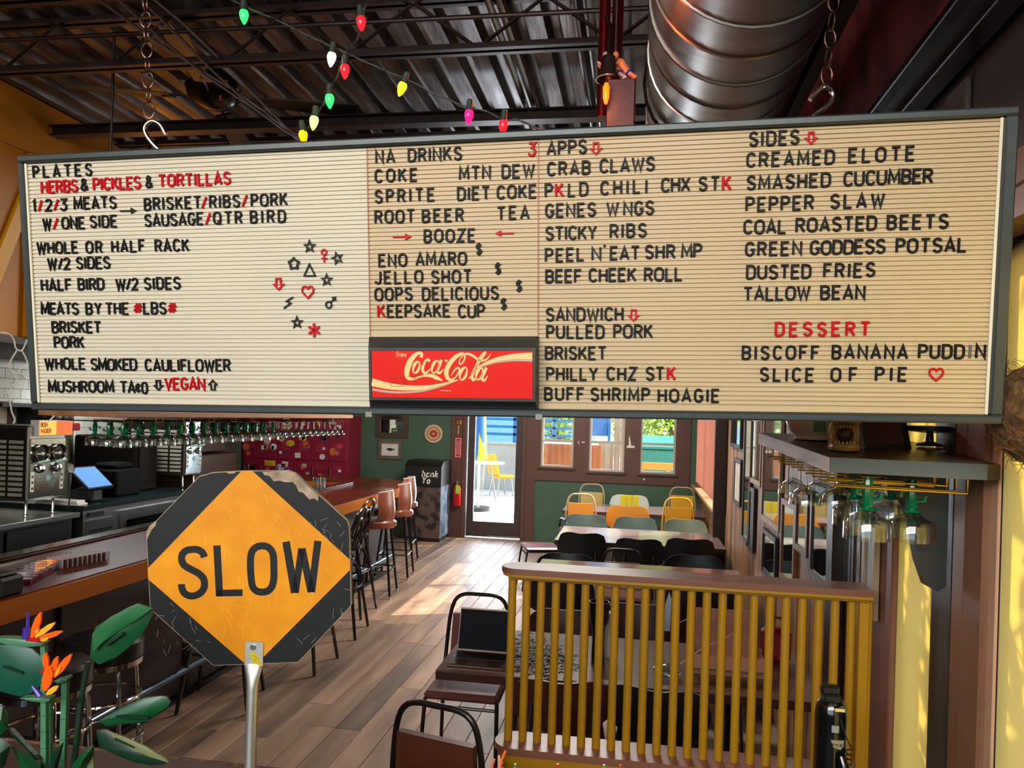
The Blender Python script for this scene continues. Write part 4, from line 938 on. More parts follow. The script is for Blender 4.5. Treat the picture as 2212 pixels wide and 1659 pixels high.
while y < 8.6:
    P('base_panel', MB().box((-3.1,y,.02), (-2.99,min(y+1.16,8.7),.964), .004), M_bbase, t, True)
    P('base_batten', MB().box((-2.99,y-.04,.02), (-2.965,y+.04,.964), .003), M_bbase, t, True); y += 1.18
P('base_end', MB().box((-4.9,8.72,.02), (-3.1,9.6,.964), .01), M_bbase, t, True)
P('back_shelf', MB().box((-3.42,1.3,.02), (-3.3,8.7,.964)), M_bbase, t, True)
P('foot_rail', MB().tube([(-2.80,1.5,.27), (-2.80,8.7,.27)], .026, 12), mat('blue_steel_rail', '5E6E78', .2, metal=1), t, True)
b = MB()
for yy in (2,3.4,4.8,6.2,7.6): b.tube([(-2.99,yy,.27), (-2.80,yy,.27)], .012, 8)
P('rail_bracket', b, M_black, t, True)
# acrylic trays on the bar
M_acr = glassmat('clear_acrylic', 'F4EEF0', tint=.25); M_pink = mat('pink_jelly', 'D8506A', .25, trans=.5, bump=0)
for (pa, pc, n, col, lb) in (((40,1262),(104,1226),6,M_pink,'clear acrylic tray of pink jelly shots on the near end of the bar'), ((118,1226),(222,1206),10,None,'empty clear ribbed acrylic tray on the bar beside the pink shots')):
    a = at(*pa, Z=1.072); c = at(*pc, Z=1.072); d = (c-a)
    t = T('acrylic_tray', lb, 'tray', a)
    for i in range(n):
        p = a+d*(i/n); q = p+d*(.8/n); w2 = Vector((-d.y, d.x, 0)).normalized()*.06
        bb_ = P('tray_cell', MB().quadbox([p-w2, q-w2, q+w2, p+w2], (0,0,.045)), M_acr, t, True)
        if col: P('jelly', MB().quadbox([p-w2*.85+d*.03/n, q-w2*.85-d*.03/n, q+w2*.85-d*.03/n, p+w2*.85+d*.03/n], (0,0,.022)), col, bb_, True)
        else: P('divider_rib', MB().quadbox([p-w2, p-w2+d*.1/n, p+w2+d*.1/n, p+w2], (0,0,.05)), mat('frosted_rib', 'D8C8C8', .4, trans=.4, bump=0), bb_, True)
a = at(10, 1285, Z=1.072)
S('black_caddy', MB().box((a.x-.09,a.y-.08,1.072), (a.x+.05,a.y+.06,1.16), .012).box((a.x-.07,a.y-.06,1.16), (a.x+.03,a.y+.04,1.175), .006), M_black, 'small black plastic caddy at the left edge of the bar', 'caddy', (a.x,a.y,1.072))
M_cg = glassmat('drinking_glass', 'EAF4F4', tint=.22)
for px, lb in ((682,'left of two small tumblers standing on the far end of the bar'), (697,'right of two small tumblers standing on the far end of the bar')):
    a = at(px, 1053, Z=1.072); S('tumbler', MB().lathe([(0,0),(.026,0),(.036,.11),(.034,.11),(.024,.006),(0,.006)], 16, tuple(a)), M_cg, lb, 'tumbler', a)
# ---------------------------------------------------------------- hanging glass rack over the bar
t = T('glass_rack', 'long brass wire glass rack under a wooden plank hanging over the bar', 'rack', (-3.2,5.8,1.9))
P('rack_plank', MB().box((-3.42,3.94,1.872), (-2.92,7.62,1.91), .004), wood('pale_rack_wood', 'B08058', '8A5C3C', 'y', .5), t, True)
M_cactus = mat('green_cactus_glass', '0B7A4A', .12, trans=.35, bump=0)
M_gl = glassmat('stemware_glass', 'F6FAFA', tint=.20)
b = MB()
for i in range(12):
    yy = 4.05+i*.3
    b.tube([(-2.95,yy,1.872),(-2.95,yy,1.845),(-2.95,yy+.07,1.845),(-2.95,yy+.07,1.872)], .003, 5)
    b.tube([(-2.95,yy,1.845),(-3.38,yy,1.845)], .003, 5).tube([(-2.95,yy+.07,1.845),(-3.38,yy+.07,1.845)], .003, 5)
P('rack_wire', b, M_brass, t, True)
P('rack_hanger', MB().tube([(-3.2,4.2,1.91),(-3.2,4.2,4.2)], .008, 8).tube([(-3.2,7.3,1.91),(-3.2,7.3,4.2)], .008, 8), M_black, t, True)
def marg(lab, loc, group=None, s=1.0, n=24):
    t = T('cactus_glass', lab, 'glass', loc, group=group)
    P('bowl', MB().lathe([(r*s, z*s) for r, z in [(.009,-.088),(.020,-.093),(.030,-.103),(.052,-.112),(.058,-.122),(.0585,-.165),(.0570,-.165),(.0565,-.123),(.050,-.114),(.028,-.106),(.0,-.098)]], n), M_gl, t)
    P('foot', MB().lathe([(r*s, z*s) for r, z in [(0,0),(.036,0),(.037,-.003),(.012,-.008),(0,-.009)]], n), M_gl, t)
    b = MB().tube([(0,0,-.006*s),(0,0,-.03*s),(0,0,-.06*s),(0,0,-.086*s)], [.006*s,.010*s,.010*s,.008*s], 8)
    b.tube([(.006*s,0,-.062*s),(.02*s,0,-.060*s),(.022*s,0,-.046*s)], [.004*s,.005*s,.005*s], 6).tube([(-.006*s,0,-.036*s),(-.019*s,0,-.038*s),(-.020*s,0,-.052*s)], [.004*s,.005*s,.005*s], 6)
    b.lathe([(.0,-.082*s),(.014*s,-.084*s),(.016*s,-.090*s),(.0,-.096*s)], 12)
    b.v = [(v[0]*1.45, v[1]*1.45, v[2]) for v in b.v]
    P('cactus_stem', b, M_cactus, t); return t
def coupe(lab, loc, group=None, n=24):
    t = T('coupe_glass', lab, 'glass', loc, group=group)
    P('bowl', MB().lathe([(.004,-.075),(.02,-.082),(.040,-.098),(.049,-.122),(.0495,-.135),(.0482,-.135),(.0475,-.122),(.039,-.100),(.0,-.085)], n), M_gl, t)
    P('stem', MB().lathe([(0,0),(.034,0),(.035,-.003),(.006,-.010),(.0042,-.03),(.0042,-.07),(.006,-.078),(0,-.08)], n), M_gl, t); return t
g0 = None; k = 0
for i in range(14):
    for j in range(3):
        loc = (-2.99-.13*j, 4.10+i*.145+.05*j, 1.842); lb = 'cactus-stemmed margarita glass hanging in the rack over the bar'
        if g0 is None: g0 = marg(lb, loc, 'cactus glasses in the rack over the bar', .9, n=14)
        else: clone(g0, loc, rnd.random()*6)
c0 = None
for i in range(11):
    for j in range(3):
        loc = (-2.99-.13*j, 6.15+i*.13+.04*j, 1.842); lb = 'clear stemmed glass hanging at the far end of the rack over the bar'
        if c0 is None: c0 = coupe(lb, loc, 'clear glasses in the rack over the bar', 14)
        else: clone(c0, loc)
# ---------------------------------------------------------------- back bar
t = T('steel_work_counter', 'stainless topped work counter with black doors at the far left', 'counter', (-5.5,5.0,0))
P('worktop', MB().box((-6.15,3.2,.905), (-5.0,6.3,.95), .004), M_brush, t, True)
P('cabinet_body', MB().box((-6.1,3.25,.08), (-5.06,6.27,.904)), M_dark, t, True)
for i in range(4):
    d_ = P('cabinet_door', MB().box((-5.06,3.3+i*.74,.12), (-5.03,4.0+i*.74,.88), .006), M_black, t, True)
    P('handle', MB().box((-5.03,3.9+i*.74,.45), (-5.012,3.93+i*.74,.62), .003), M_dark, d_, True)
t = T('bar_fridge', 'low undercounter fridge with steel doors behind the bar', 'fridge', (-5.5,8.0,0))
P('fridge_top', MB().box((-6.15,6.34,.955), (-4.99,9.7,1.0), .006), mat('dark_green_counter', '1E2B2B', .2, coat=.4), t, True)
P('fridge_body', MB().box((-6.1,6.36,.05), (-5.02,9.68,.954)), M_brush, t, True)
g_ = P('vent_grille', MB().box((-5.02,6.40,.12), (-5.0,6.78,.86), .004), M_brush, t, True)
b = MB()
for c in range(3):
    for r in range(14): b.box((-5.0,6.44+c*.105,.2+r*.042), (-4.997,6.53+c*.105,.222+r*.042))
P('grille_slots', b, M_black, g_, True)
P('name_plate', MB().box((-5.02,6.42,.89), (-5.0,6.62,.93)), M_black, t, True)
for i in range(3):
    y0 = 6.84+i*.95
    d_ = P('fridge_door', holes(MB(), y0, y0+.92, .12, .9, -5.02, -4.985, [(y0+.09,y0+.83,.22,.80)], 'y'), M_brush, t, True)
    P('door_glass', MB().box((-5.012,y0+.09,.22), (-5.005,y0+.83,.80)), mat('dark_fridge_glass', '0A0E10', .08), d_, True)
    P('handle', MB().box((-4.985,y0+.83,.4), (-4.965,y0+.86,.66), .004), M_black, d_, True)
def machine(lab, y0, y1, z0, z1, lit):
    t = T('frozen_drink_machine', lab, 'drink machine', (-5.5,(y0+y1)/2,z0-.14)); X = -5.1; zm = z1-.1
    P('machine_body', MB().box((X-.75,y0,z0), (X,y1,z1), .012), M_brush, t, True)
    b = MB()
    for c in range(4):
        for r in range(11): b.box((X-.68+c*.165,y0-.004,z0+.04+r*.045), (X-.54+c*.165,y0+.001,z0+.068+r*.045), .0015)
    P('side_louvres', b, mat('pale_louvre', 'BDB8A4', .35, metal=.4), t, True)
    P('dark_side_panel', MB().box((X-.74,y0-.0015,z0+.02), (X-.02,y0-.0002,z1-.02)), mat('dark_machine_side', '36312C', .35, metal=.7), t, True)
    P('front_plate', MB().box((X,y0+.01,z0+.02), (X+.012,y1-.01,z1-.11), .004), mat('polished_steel', 'B8C4C6', .16, metal=1, var=.1, ns=5), t, True)
    w_ = (y1-y0)
    for k_ in (.27, .73):
        cyy = y0+w_*k_; zz = z1-.24
        cc = P('freezing_window', MB().lathe([(0,0),(w_*.17,0),(w_*.19,.02),(w_*.19,.035),(w_*.16,.03),(w_*.155,.01),(0,.01)], 22, (X+.013,cyy,zz), 'x'), M_chrome, t, True)
        P('window_disc', MB().lathe([(0,.012),(w_*.15,.012),(w_*.15,.016),(0,.016)], 22, (X+.013,cyy,zz), 'x'), mat('dark_machine_glass', '202426', .08), cc, True)
        P('agitator', MB().sph((X+.04,cyy,zz), .016, 6).box((X+.03,cyy-.05,zz-.006), (X+.036,cyy+.03,zz+.006)), M_white, cc, True)
        P('tap_handle', MB().tube([(X+.05,cyy-.06,zz-.075),(X+.055,cyy+.06,zz-.06)], .012, 8), mat('pale_green_handle', 'A8C8B8', .3), t, True)
        P('drip_chute', MB().lathe([(0,0),(.04,0),(.032,.03),(0,.035)], 14, (X+.013,cyy,zz-.13), 'x'), M_chrome, t, True)
    for yy in (y0+.035, y1-.055):
        P('switch_plate', MB().box((X+.012,yy-.018,z0+.08), (X+.016,yy+.022,z0+.25), .002), M_white, t, True)
    for yy in (y0+.035, y1-.055):
        for r in range(3): P('switch_button', MB().box((X+.016,yy-.008,z0+.1+r*.05), (X+.02,yy+.012,z0+.12+r*.05), .002), M_black, t, True)
    P('round_badge', MB().cyl((X+.012,(y0+y1)/2,z0+.19), .028, .004, 16, axis='x'), mat('teal_badge', '7FB0AC', .4), t, True)
    b = MB()
    for xx in (X-.7, X-.06):
        for yy in (y0+.06, y1-.06): b.lathe([(0,0),(.014,0),(.018,.02),(.012,.04),(.012,.14),(0,.14)], 10, (xx,yy,z0-.14))
    P('leg', b, M_chrome, t, True)
    if lit:
        ly = y0+.06
        s_ = P('lit_sign', MB().box((X-.04,ly,z1-.085), (X+.045,y1+.03,z1+.05), .004), M_white, t, True)
        P('sign_face_left', MB().box((X+.045,ly+.01,z1-.078), (X+.047,ly+w_*.46,z1+.042)), mat('lit_orange_pale', 'FF9A38', .4, emit=1.1), s_, True)
        P('sign_face_right', MB().box((X+.045,ly+w_*.46,z1-.078), (X+.047,y1+.02,z1+.042)), mat('lit_orange_deep', 'FF5010', .4, emit=1.1), s_, True)
        for txt, zz in (('BUSH', z1-.008), ('WACKER', z1-.062)):
            bb = MB(); yy = ly+.02; h_ = .038
            for ch in txt:
                for q_ in GL[ch][1]: bb.ribbon([(yy+p[0]*h_*.7, zz+p[1]*h_) for p in q_], .006, .047, .0485)
                yy += (GL[ch][0]*.7+.14)*h_
            bb.v = [(X+v[2], v[0], v[1]) for v in bb.v]
            P('sign_lettering', bb, mat('dark_red_letter', '7A1A08', .5), s_, True)
    return t
ya = at(60, 1000, X=-5.1).y; yb2 = at(140, 1000, X=-5.1).y
machine('large steel frozen drink machine with a lit orange sign reading bush wacker', ya, yb2, 1.095, 1.74, True)
machine('smaller steel frozen drink machine farther along the back counter', at(400,950,X=-5.1).y, at(436,950,X=-5.1).y, 1.15, 1.80, False)
# till screen
a = at(188, 1054, X=-5.15); yy0, yy1 = at(188,1040,X=-5.1).y, at(243,1040,X=-5.1).y
t = T('till_screen', 'tilted touchscreen till with a blue screen on the back counter', 'till', (-5.3,(yy0+yy1)/2,1.0))
V = [Vector((-5.08,yy0,1.14)), Vector((-5.08,yy1,1.14)), Vector((-5.30,yy1,1.33)), Vector((-5.30,yy0,1.33))]
nrm = (V[1]-V[0]).cross(V[3]-V[0]).normalized(); nrm = nrm if nrm.z > 0 else -nrm
P('screen_housing', MB().quadbox(V, nrm*-.03), M_black, t, True)
c_ = sum(V, Vector())/4
P('screen', MB().quadbox([c_+(v-c_)*.9+nrm*.001 for v in V], nrm*.002), mat('blue_screen', '5A86D0', .2, emit=.7, var=.15, ns=2, bump=0), t, True)
P('screen_stand', MB().box((-5.32,yy0+.1,1.0), (-5.12,yy1-.1,1.13), .02), M_black, t, True)
S('receipt_printer', MB().box((-5.55,7.05,1.0), (-5.2,7.45,1.28), .02).box((-5.5,7.1,1.28), (-5.25,7.4,1.34), .02), mat('deep_black', '070707', .6, spec=.1), 'black receipt printer behind the till', 'printer', (-5.4,7.2,1.0))
S('tray_stack', MB().box((-5.5,6.33,1.0), (-5.05,6.46,1.02), .004).box((-5.48,6.34,1.022), (-5.07,6.45,1.045), .004), M_white, 'pair of white trays on the counter beside the large machine', 'tray', (-5.3,6.4,1.0))
a = at(153, 1012, X=-5.0)
S('bar_strainer', MB().tube([(a.x,a.y+.045*math.cos(i*PI/8),a.z+.045*math.sin(i*PI/8)) for i in range(16)], .006, 6, True).tube([(a.x,a.y,a.z-.045),(a.x,a.y-.01,1.0)], .007, 6).cyl((a.x-.003,a.y,a.z), .038, .004, 16, axis='x'), M_chrome, 'round chrome strainer standing up beside the large machine', 'strainer', (a.x,a.y,1.0))
S('back_cooler', MB().box((-6.1,7.55,1.0), (-5.35,7.95,1.6), .02).box((-5.35,7.6,1.1),(-5.33,7.9,1.5),.004), mat('deep_brown', '120D0B', .6, spec=.1), 'dark box cooler on the back counter before the smaller machine', 'cooler', (-5.7,7.7,1.0))
S('bar_shelf_unit', MB().box((-6.15,8.6,1.0), (-5.3,9.6,1.35), .01).box((-6.1,8.65,1.37), (-5.4,9.5,1.62), .01).box((-6.15,8.6,1.62), (-5.3,9.6,1.66), .004), wood('dark_shelf_wood', '4A2E20', '2A1810', 'y', .4), 'dark stepped wooden shelf unit past the smaller machine', 'shelf unit', (-5.7,9.1,1.0))
S('red_cabinet', MB().box((-6.75,11.0,0), (-6.47,11.5,1.75), .02), mat('bright_red_paint', 'E01018', .3), 'bright red cabinet at the left end of the lockers', 'cabinet', (-6.6,11.2,0))
oy0, oy1 = at(88,900,X=-6.17).y, at(160,900,X=-6.17).y
ST('trim_12', MB().box((-6.19,oy0,.9), (-6.17,oy1,2.36)), mat('olive_wall_paint', '6A6A50', .6))
a = at(128, 912, X=-6.1)
t = T('red_planter', 'red planter with dark foliage on the olive wall at the far left', 'planter', (-6.1,a.y,a.z-.06)); P('pot', MB().box((-.06,-.25,-.03), (.06,.25,.05), .01), mat('dull_red', '7A1418', .5), t)
b = MB()
for i in range(16): b.sph((rnd.uniform(-.03,.03), rnd.uniform(-.2,.2), .07+rnd.uniform(0,.04)), .03, 4)
P('foliage', b, mat('dark_foliage', '2E2420', .8), t)['kind'] = 'stuff'
a = at(75, 876, X=-5.9)
S('bracket_shelf', MB().box((-6.19,a.y-.5,a.z-.02), (-5.8,a.y+.55,a.z+.02), .004).quadbox([(-6.19,a.y+.1,a.z-.02),(-5.85,a.y+.1,a.z-.02),(-6.19,a.y+.1,a.z-.35)], (0,.05,0)), M_black, 'black bracketed shelf on the tiled wall at the left, just under the menu board', 'shelf', (-6.0,a.y,a.z))
# wall frame, jar, net lights on the left
a = at(12, 895, X=-6.18)
t = T('wall_frame', 'small framed picture on the tiled wall at the left edge', 'picture', (-6.18,a.y,a.z))
P('frame', holes(MB(), a.y-.25, a.y+.06, a.z-.2, a.z+.13, -6.19, -6.165, [(a.y-.21,a.y+.02,a.z-.16,a.z+.09)], 'y'), M_brown, t, True); P('print', MB().box((-6.19,a.y-.21,a.z-.16), (-6.18,a.y+.02,a.z+.09)), M_white, t, True)
t = T('net_lights', 'white net light wires hanging in front of the tiled wall', 'string lights', at(20, 700, X=-4.35))
M_ww = mat('white_cord', 'E8E4DC', .4)
for w_ in ([(0,718),(20,722),(30,735),(34,752),(47,757),(58,735),(66,728)], [(36,757),(25,775),(17,790),(8,790)], [(17,790),(25,805),(35,820),(25,835),(16,848),(6,849)], [(16,850),(22,872),(26,892),(32,906),(28,915)], [(47,758),(54,770),(60,785)], [(38,804),(45,795),(60,785)], [(25,805),(45,808),(55,818)], [(105,910),(118,897),(126,884)], [(205,905),(212,892),(216,884)]):
    P('light_cord', MB().tube(smooth([at(x, y, X=-4.35) for x, y in w_], 4), .0055, 6), M_ww, t, True)
# ---------------------------------------------------------------- lockers
LY = 11.35
lx0, lx1 = at(524, 1000, Y=LY).x, at(747, 1000, Y=LY).x
lk = T('locker_bank', 'bank of dark red metal lockers covered with stickers on the far wall', 'lockers', ((lx0+lx1)/2, LY, 0))
M_lock = mat('crimson_locker_paint', '8C1030', .4, var=.12, ns=2)
P('locker_body', MB().box((lx0-.02,LY+.02,0), (lx1+.02,FY-.02,1.86), .004), M_lock, lk, True)
zd = at(640, 994, Y=LY).z; lw = (lx1-lx0)/6
M_slot = mat('pale_locker_slot', 'B2405A', .4); M_stk = {}
SR = random.Random(11)
SC = ['E8E4D8','E8C020','D8D0C0','3A3A6A','F0F0F0','7A3A7A','A8B8A0','E07030','20242A','C84050','B8C8D8','D8A868']
for r, (z0, z1) in enumerate(((zd+.01, 1.84), (.62, zd-.01), (.04, .60))):
    for c in range(6):
        xa = lx0+c*lw
        d_ = P('locker_door', MB().box((xa+.004,LY,z0), (xa+lw-.004,LY+.02,z1), .003), M_lock, lk, True)
        b = MB()
        for zz in ([z0+.14+i*.024 for i in range(6)]+[z1-.06-i*.024 for i in range(3)]): b.box((xa+lw*.3,LY-.004,zz), (xa+lw*.7,LY,zz+.007))
        P('louvre', b, M_slot, d_, True)
        P('door_handle', MB().box((xa+.02,LY-.012,(z0+z1)/2+.03), (xa+.038,LY,(z0+z1)/2+.17), .002), M_chrome, d_, True)
        if r < 2:
            for s_ in range(10 if r == 0 else 6):
                sx = xa+SR.uniform(.05, lw-.05); sz = SR.uniform(z0+.05, z1-.05); h_ = SR.uniform(.025, .062); cl = SR.choice(SC); M = mat('sticker_'+cl, cl, .5, bump=0, var=.35, ns=60)
                a_ = SR.uniform(-.5,.5); n_ = SR.choice((4,4,4,16,16)); rr = (h_*SR.uniform(.7,1.5), h_)
                pts = [(sx+rr[0]*math.cos(2*PI*q/n_+PI/4+a_*.4), LY-.0015, sz+rr[1]*math.sin(2*PI*q/n_+PI/4+a_*.4)) for q in range(n_)]
                P('sticker', MB().quadbox(pts, (0,.0014,0)), M, d_, True)
# ---------------------------------------------------------------- far wall things
def frame_on_back(name, lab, cat, px0, py0, px1, py1, fw, Mf, Mp, dep=.03, dy=0):
    a = at(px0, py0, Y=FY-dy); c = at(px1, py1, Y=FY-dy); x0, x1, z1, z0 = a.x, c.x, a.z, c.z
    t = T(name, lab, cat, ((x0+x1)/2, FY-dy-.01, z0))
    P('frame', holes(MB(), x0, x1, z0, z1, FY-dy-dep, FY-dy-.001, [(x0+fw,x1-fw,z0+fw,z1-fw)]), Mf, t, True)
    P('picture_face', MB().box((x0+fw,FY-dy-dep*.4,z0+fw), (x1-fw,FY-dy-.002,z1-fw)), Mp, t, True); return t, (x0,x1,z0,z1)
M_mir = mat('mirror_glass', 'D8DCD8', .03, metal=1, var=.02, bump=0)
M_ow = wood('old_frame_wood', '5A4030', '3A261A', 'x', .4)
t, q = frame_on_back('wall_mirror', 'ornate brown framed mirror on the green wall above the fish print', 'mirror', 814, 896, 882, 946, .07, M_ow, M_mir)
P('carved_crest', MB().lathe([(0,0),(.18,0),(.12,.03),(.03,.05),(0,.05)], 16, ((q[0]+q[1])/2,FY-.02,q[3]-.03)), M_ow, t, True)
t, q = frame_on_back('fish_print', 'framed black fish print hung on the green wall below the mirror', 'picture', 819, 950, 868, 992, .05, wood('taupe_frame', '7A6456', '5A463A', 'x', .4), mat('white_paper', 'E0DED6', .7))
fx, fz = (q[0]+q[1])/2, (q[2]+q[3])/2
P('fish_drawing', MB().quadbox([(fx-.07,FY-.0135,fz),(fx-.03,FY-.0135,fz+.025),(fx+.03,FY-.0135,fz+.02),(fx+.05,FY-.0135,fz+.004),(fx+.075,FY-.0135,fz+.03),(fx+.068,FY-.0135,fz-.02),(fx+.045,FY-.0135,fz-.004),(fx,FY-.0135,fz-.028)], (0,.001,0)), M_dark, t, True)
a = at(937, 937, Y=FY-.01)
t = T('round_wall_sign', 'round cream sign with red emblem on the green wall', 'sign', a)
P('disc', MB().lathe([(0,0),(.145,0),(.145,.02),(.13,.024),(0,.024)], 32, (a.x,FY-.026,a.z), 'y'), mat('cream_disc', 'DCC9A0', .5), t, True)
b = MB()
for i in range(22):
    an = 2*PI*i/22; ca, sa = math.cos(an), math.sin(an)
    b.ribbon([(a.x+.086*ca, a.z+.086*sa), (a.x+.122*ca+.006*sa, a.z+.122*sa-.006*ca)], .016, FY-.0265, FY-.0285, plane='xz')
for i in range(9):
    an = 2*PI*i/9; b.ribbon([(a.x+.02*math.cos(an), a.z+.02*math.sin(an)), (a.x+.07*math.cos(an+.4), a.z+.065*math.sin(an+.4))], [.02,.035], FY-.0265, FY-.0285, plane='xz')
P('red_emblem', b, mat('red_ink', 'B03020', .5), t, True)
# waste bin
bxl, bxr = at(872,1160,Y=11.3).x, at(948,1160,Y=11.3).x
t = T('waste_bin', 'tall dark waste bin cabinet lettered hank Yo on the far wall', 'waste bin', ((bxl+bxr)/2, 11.5, 0))
M_camo = mat('branch_print', '5A4640', .6, c2='1A1614', ns=7, bump=.3, bs=20, ramp=(.42,.56))
P('bin_body', MB().box((bxl,11.32,.05), (bxr,11.90,.84), .004), M_camo, t, True)
P('bin_hood', MB().quadbox([(bxl-.01,11.30,.842),(bxl-.01,11.92,.842),(bxl-.01,11.92,1.22),(bxl-.01,11.42,1.22),(bxl-.01,11.30,1.14)], (bxr-bxl+.02,0,0)), M_black, t, True)
P('bin_plinth', MB().box((bxl,11.33,0), (bxr,11.9,.05)), M_black, t, True)
P('lit_side', MB().box((bxr+.0005,11.34,.06), (bxr+.004,11.88,.84)), mat('blue_lit_bark', '7C93A8', .5, c2='3E4A58', ns=9, bump=.4, bs=15), t, True)  # bluish light on the bin's side is painted into this sheet's colour
b = MB()
for txt, zz in (('hank', .985), ('Yo', .885)):
    xx = bxl+.26; h_ = .095
    for ch in txt:
        for s_ in LC[ch][1]: b.ribbon([(xx+(p[0]+p[1]*.18)*h_, zz+p[1]*h_) for p in s_], .0175, 11.2985, 11.2965, plane='xz')
        xx += (LC[ch][0]+.30)*h_
P('bin_lettering', b, M_white, t, True)
# fire extinguisher, its sign and the brass plaque
a = at(986, 1092, Y=FY-.1)
t = T('fire_extinguisher', 'red fire extinguisher with a lime tag beside the door', 'fire extinguisher', (a.x, FY-.1, a.z))
P('cylinder', MB().lathe([(0,0),(.062,0),(.066,.01),(.066,.27),(.05,.315),(.02,.335),(0,.335)], 20, (a.x,FY-.1,a.z)), mat('extinguisher_red', 'B01018', .2), t, True)
P('valve', MB().cyl((a.x,FY-.1,a.z+.335), .02, .05, 10).box((a.x-.015,FY-.11,a.z+.38), (a.x+.10,FY-.09,a.z+.39), .003).box((a.x-.015,FY-.11,a.z+.35), (a.x+.08,FY-.09,a.z+.36), .003), M_brush, t, True)
P('hose', MB().tube(smooth([(a.x-.02,FY-.1,a.z+.36),(a.x-.07,FY-.11,a.z+.33),(a.x-.078,FY-.12,a.z+.2),(a.x-.073,FY-.12,a.z+.12)], 5), .009, 8), M_black, t, True)
P('lime_tag', MB().quadbox([(a.x-.005,FY-.172,a.z+.20),(a.x+.055,FY-.172,a.z+.19),(a.x+.05,FY-.172,a.z+.33),(a.x,FY-.172,a.z+.33)], (0,.002,0)), mat('lime_tag', '9AE020', .5), t, True)
P('wall_bracket', MB().box((a.x-.02,FY-.04,a.z+.1), (a.x+.02,FY-.032,a.z+.3)), M_brush, t, True)
a = at(990, 967, Y=FY-.035)
t = T('extinguisher_sign', 'narrow red and white vertical sign above the extinguisher', 'sign', a)
P('sign_plate', MB().box((a.x-.055,FY-.04,a.z-.16), (a.x+.055,FY-.033,a.z+.16), .002), mat('red_sign_plate', 'B5202A', .4), t, True)
P('white_border', holes(MB(), a.x-.045, a.x+.045, a.z-.15, a.z+.15, FY-.0415, FY-.0402, [(a.x-.038,a.x+.038,a.z-.143,a.z+.143)]).box((a.x-.018,FY-.0415,a.z-.11), (a.x-.012,FY-.0402,a.z+.11)).box((a.x+.012,FY-.0415,a.z-.11), (a.x+.018,FY-.0402,a.z+.11)), M_white, t, True)
a = at(991, 913, Y=FY-.035)
t = T('brass_plaque', 'small brass plaque with a hanging stick above the red sign', 'plaque', a)
P('plaque', MB().box((a.x-.045,FY-.05,a.z-.035), (a.x+.045,FY-.033,a.z+.045), .008), M_brass, t, True); P('stick', MB().box((a.x-.010,FY-.045,a.z-.19), (a.x+.010,FY-.035,a.z-.04), .002), mat('pale_stick', 'C0A080', .5), t, True)
a = at(1361, 960, Y=FY-.035)
b = MB().quadbox([(a.x-.02,FY-.036,a.z-.02),(a.x+.02,FY-.036,a.z-.02),(a.x-.012,FY-.036,a.z+.13),(a.x-.022,FY-.036,a.z+.10)], (0,.004,0)).box((a.x-.05,FY-.037,a.z-.055), (a.x+.07,FY-.032,a.z-.02), .002)
S('sword_ornament', b, M_white, 'small white dagger shaped ornament between the second and third window', 'ornament', (a.x,FY-.036,a.z))
a = at(1255, 955, Y=FY-.035)
S('wall_latch', MB().box((a.x+.01,FY-.038,a.z-.01), (a.x+.06,FY-.032,a.z+.008), .002).box((a.x-.045,FY-.038,a.z-.03), (a.x-.03,FY-.032,a.z+.015), .002), M_white, 'small white latch on the brown post between the first two windows', 'latch', (a.x,FY-.035,a.z))
S('door_knob', MB().sph(tuple(at(1391,1036,Y=FY-.04)), .018, 6), M_white, 'small white knob on the brown trim under the third window', 'knob', at(1391,1036,Y=FY-.04))
# ================================================================ RIGHT WALL THINGS
M_bl = mat('terracotta_blind', 'A65A3E', .5, var=.1, ns=3)
t = T('vertical_blinds', 'terracotta vertical blinds over the far right window', 'blinds', (RX-.08, 9.8, 1.12))
P('head_rail', MB().box((RX-.11,8.42,2.60), (RX-.05,11.2,2.66), .004), M_white, t, True)
y = 8.5; i = 0
while y < 11.15:
    c, s_ = math.cos(.5), math.sin(.5)
    P('blind_slat', MB().quadbox([(RX-.08-.05*c,y-.05*s_,1.10),(RX-.08+.05*c,y+.05*s_,1.10),(RX-.08+.05*c,y+.05*s_,2.6),(RX-.08-.05*c,y-.05*s_,2.6)], (.001,-.0015,0)), M_bl, t, True); y += .235
M_fw = {'pale': wood('pale_frame_wood', 'B89C78', '8A6E50', 'z', .4), 'brown': wood('brown_frame_wood', '8A5430', '5E351C', 'z', .4), 'dark': wood('dark_frame_wood', '32201A', '1C1210', 'z', .35), 'red': wood('red_frame_wood', '7A3A24', '4E2214', 'z', .4), 'black': M_black}
def rframe(px0, px1, yt, yb, kind, face, name, lab, cat, x=.90, fw=.035, dep=.045):
    Y1, Y0 = at(px0, yb, X=x).y, at(px1, yb, X=x).y; pm = (px0+px1)/2
    zt, zb_ = at(pm, yt, X=x).z, at(pm, yb, X=x).z
    t = T(name, lab, cat, (x, (Y0+Y1)/2, zb_)); fw = min(fw, (Y1-Y0)*.22)
    P('frame', holes(MB(), Y0, Y1, zb_, zt, x, x+dep-.024, [(Y0+fw,Y1-fw,zb_+fw,zt-fw)], 'y'), M_fw[kind], t, True)
    P('face', MB().box((x+.008,Y0+fw,zb_+fw), (x+.012,Y1-fw,zt-fw)), face, t, True)
    return t
M_pic = mat('dark_picture', '3A3028', .25, c2='8A7A60', ns=6, var=.4)
M_not = mat('notice_paper', 'C8C2B4', .6)
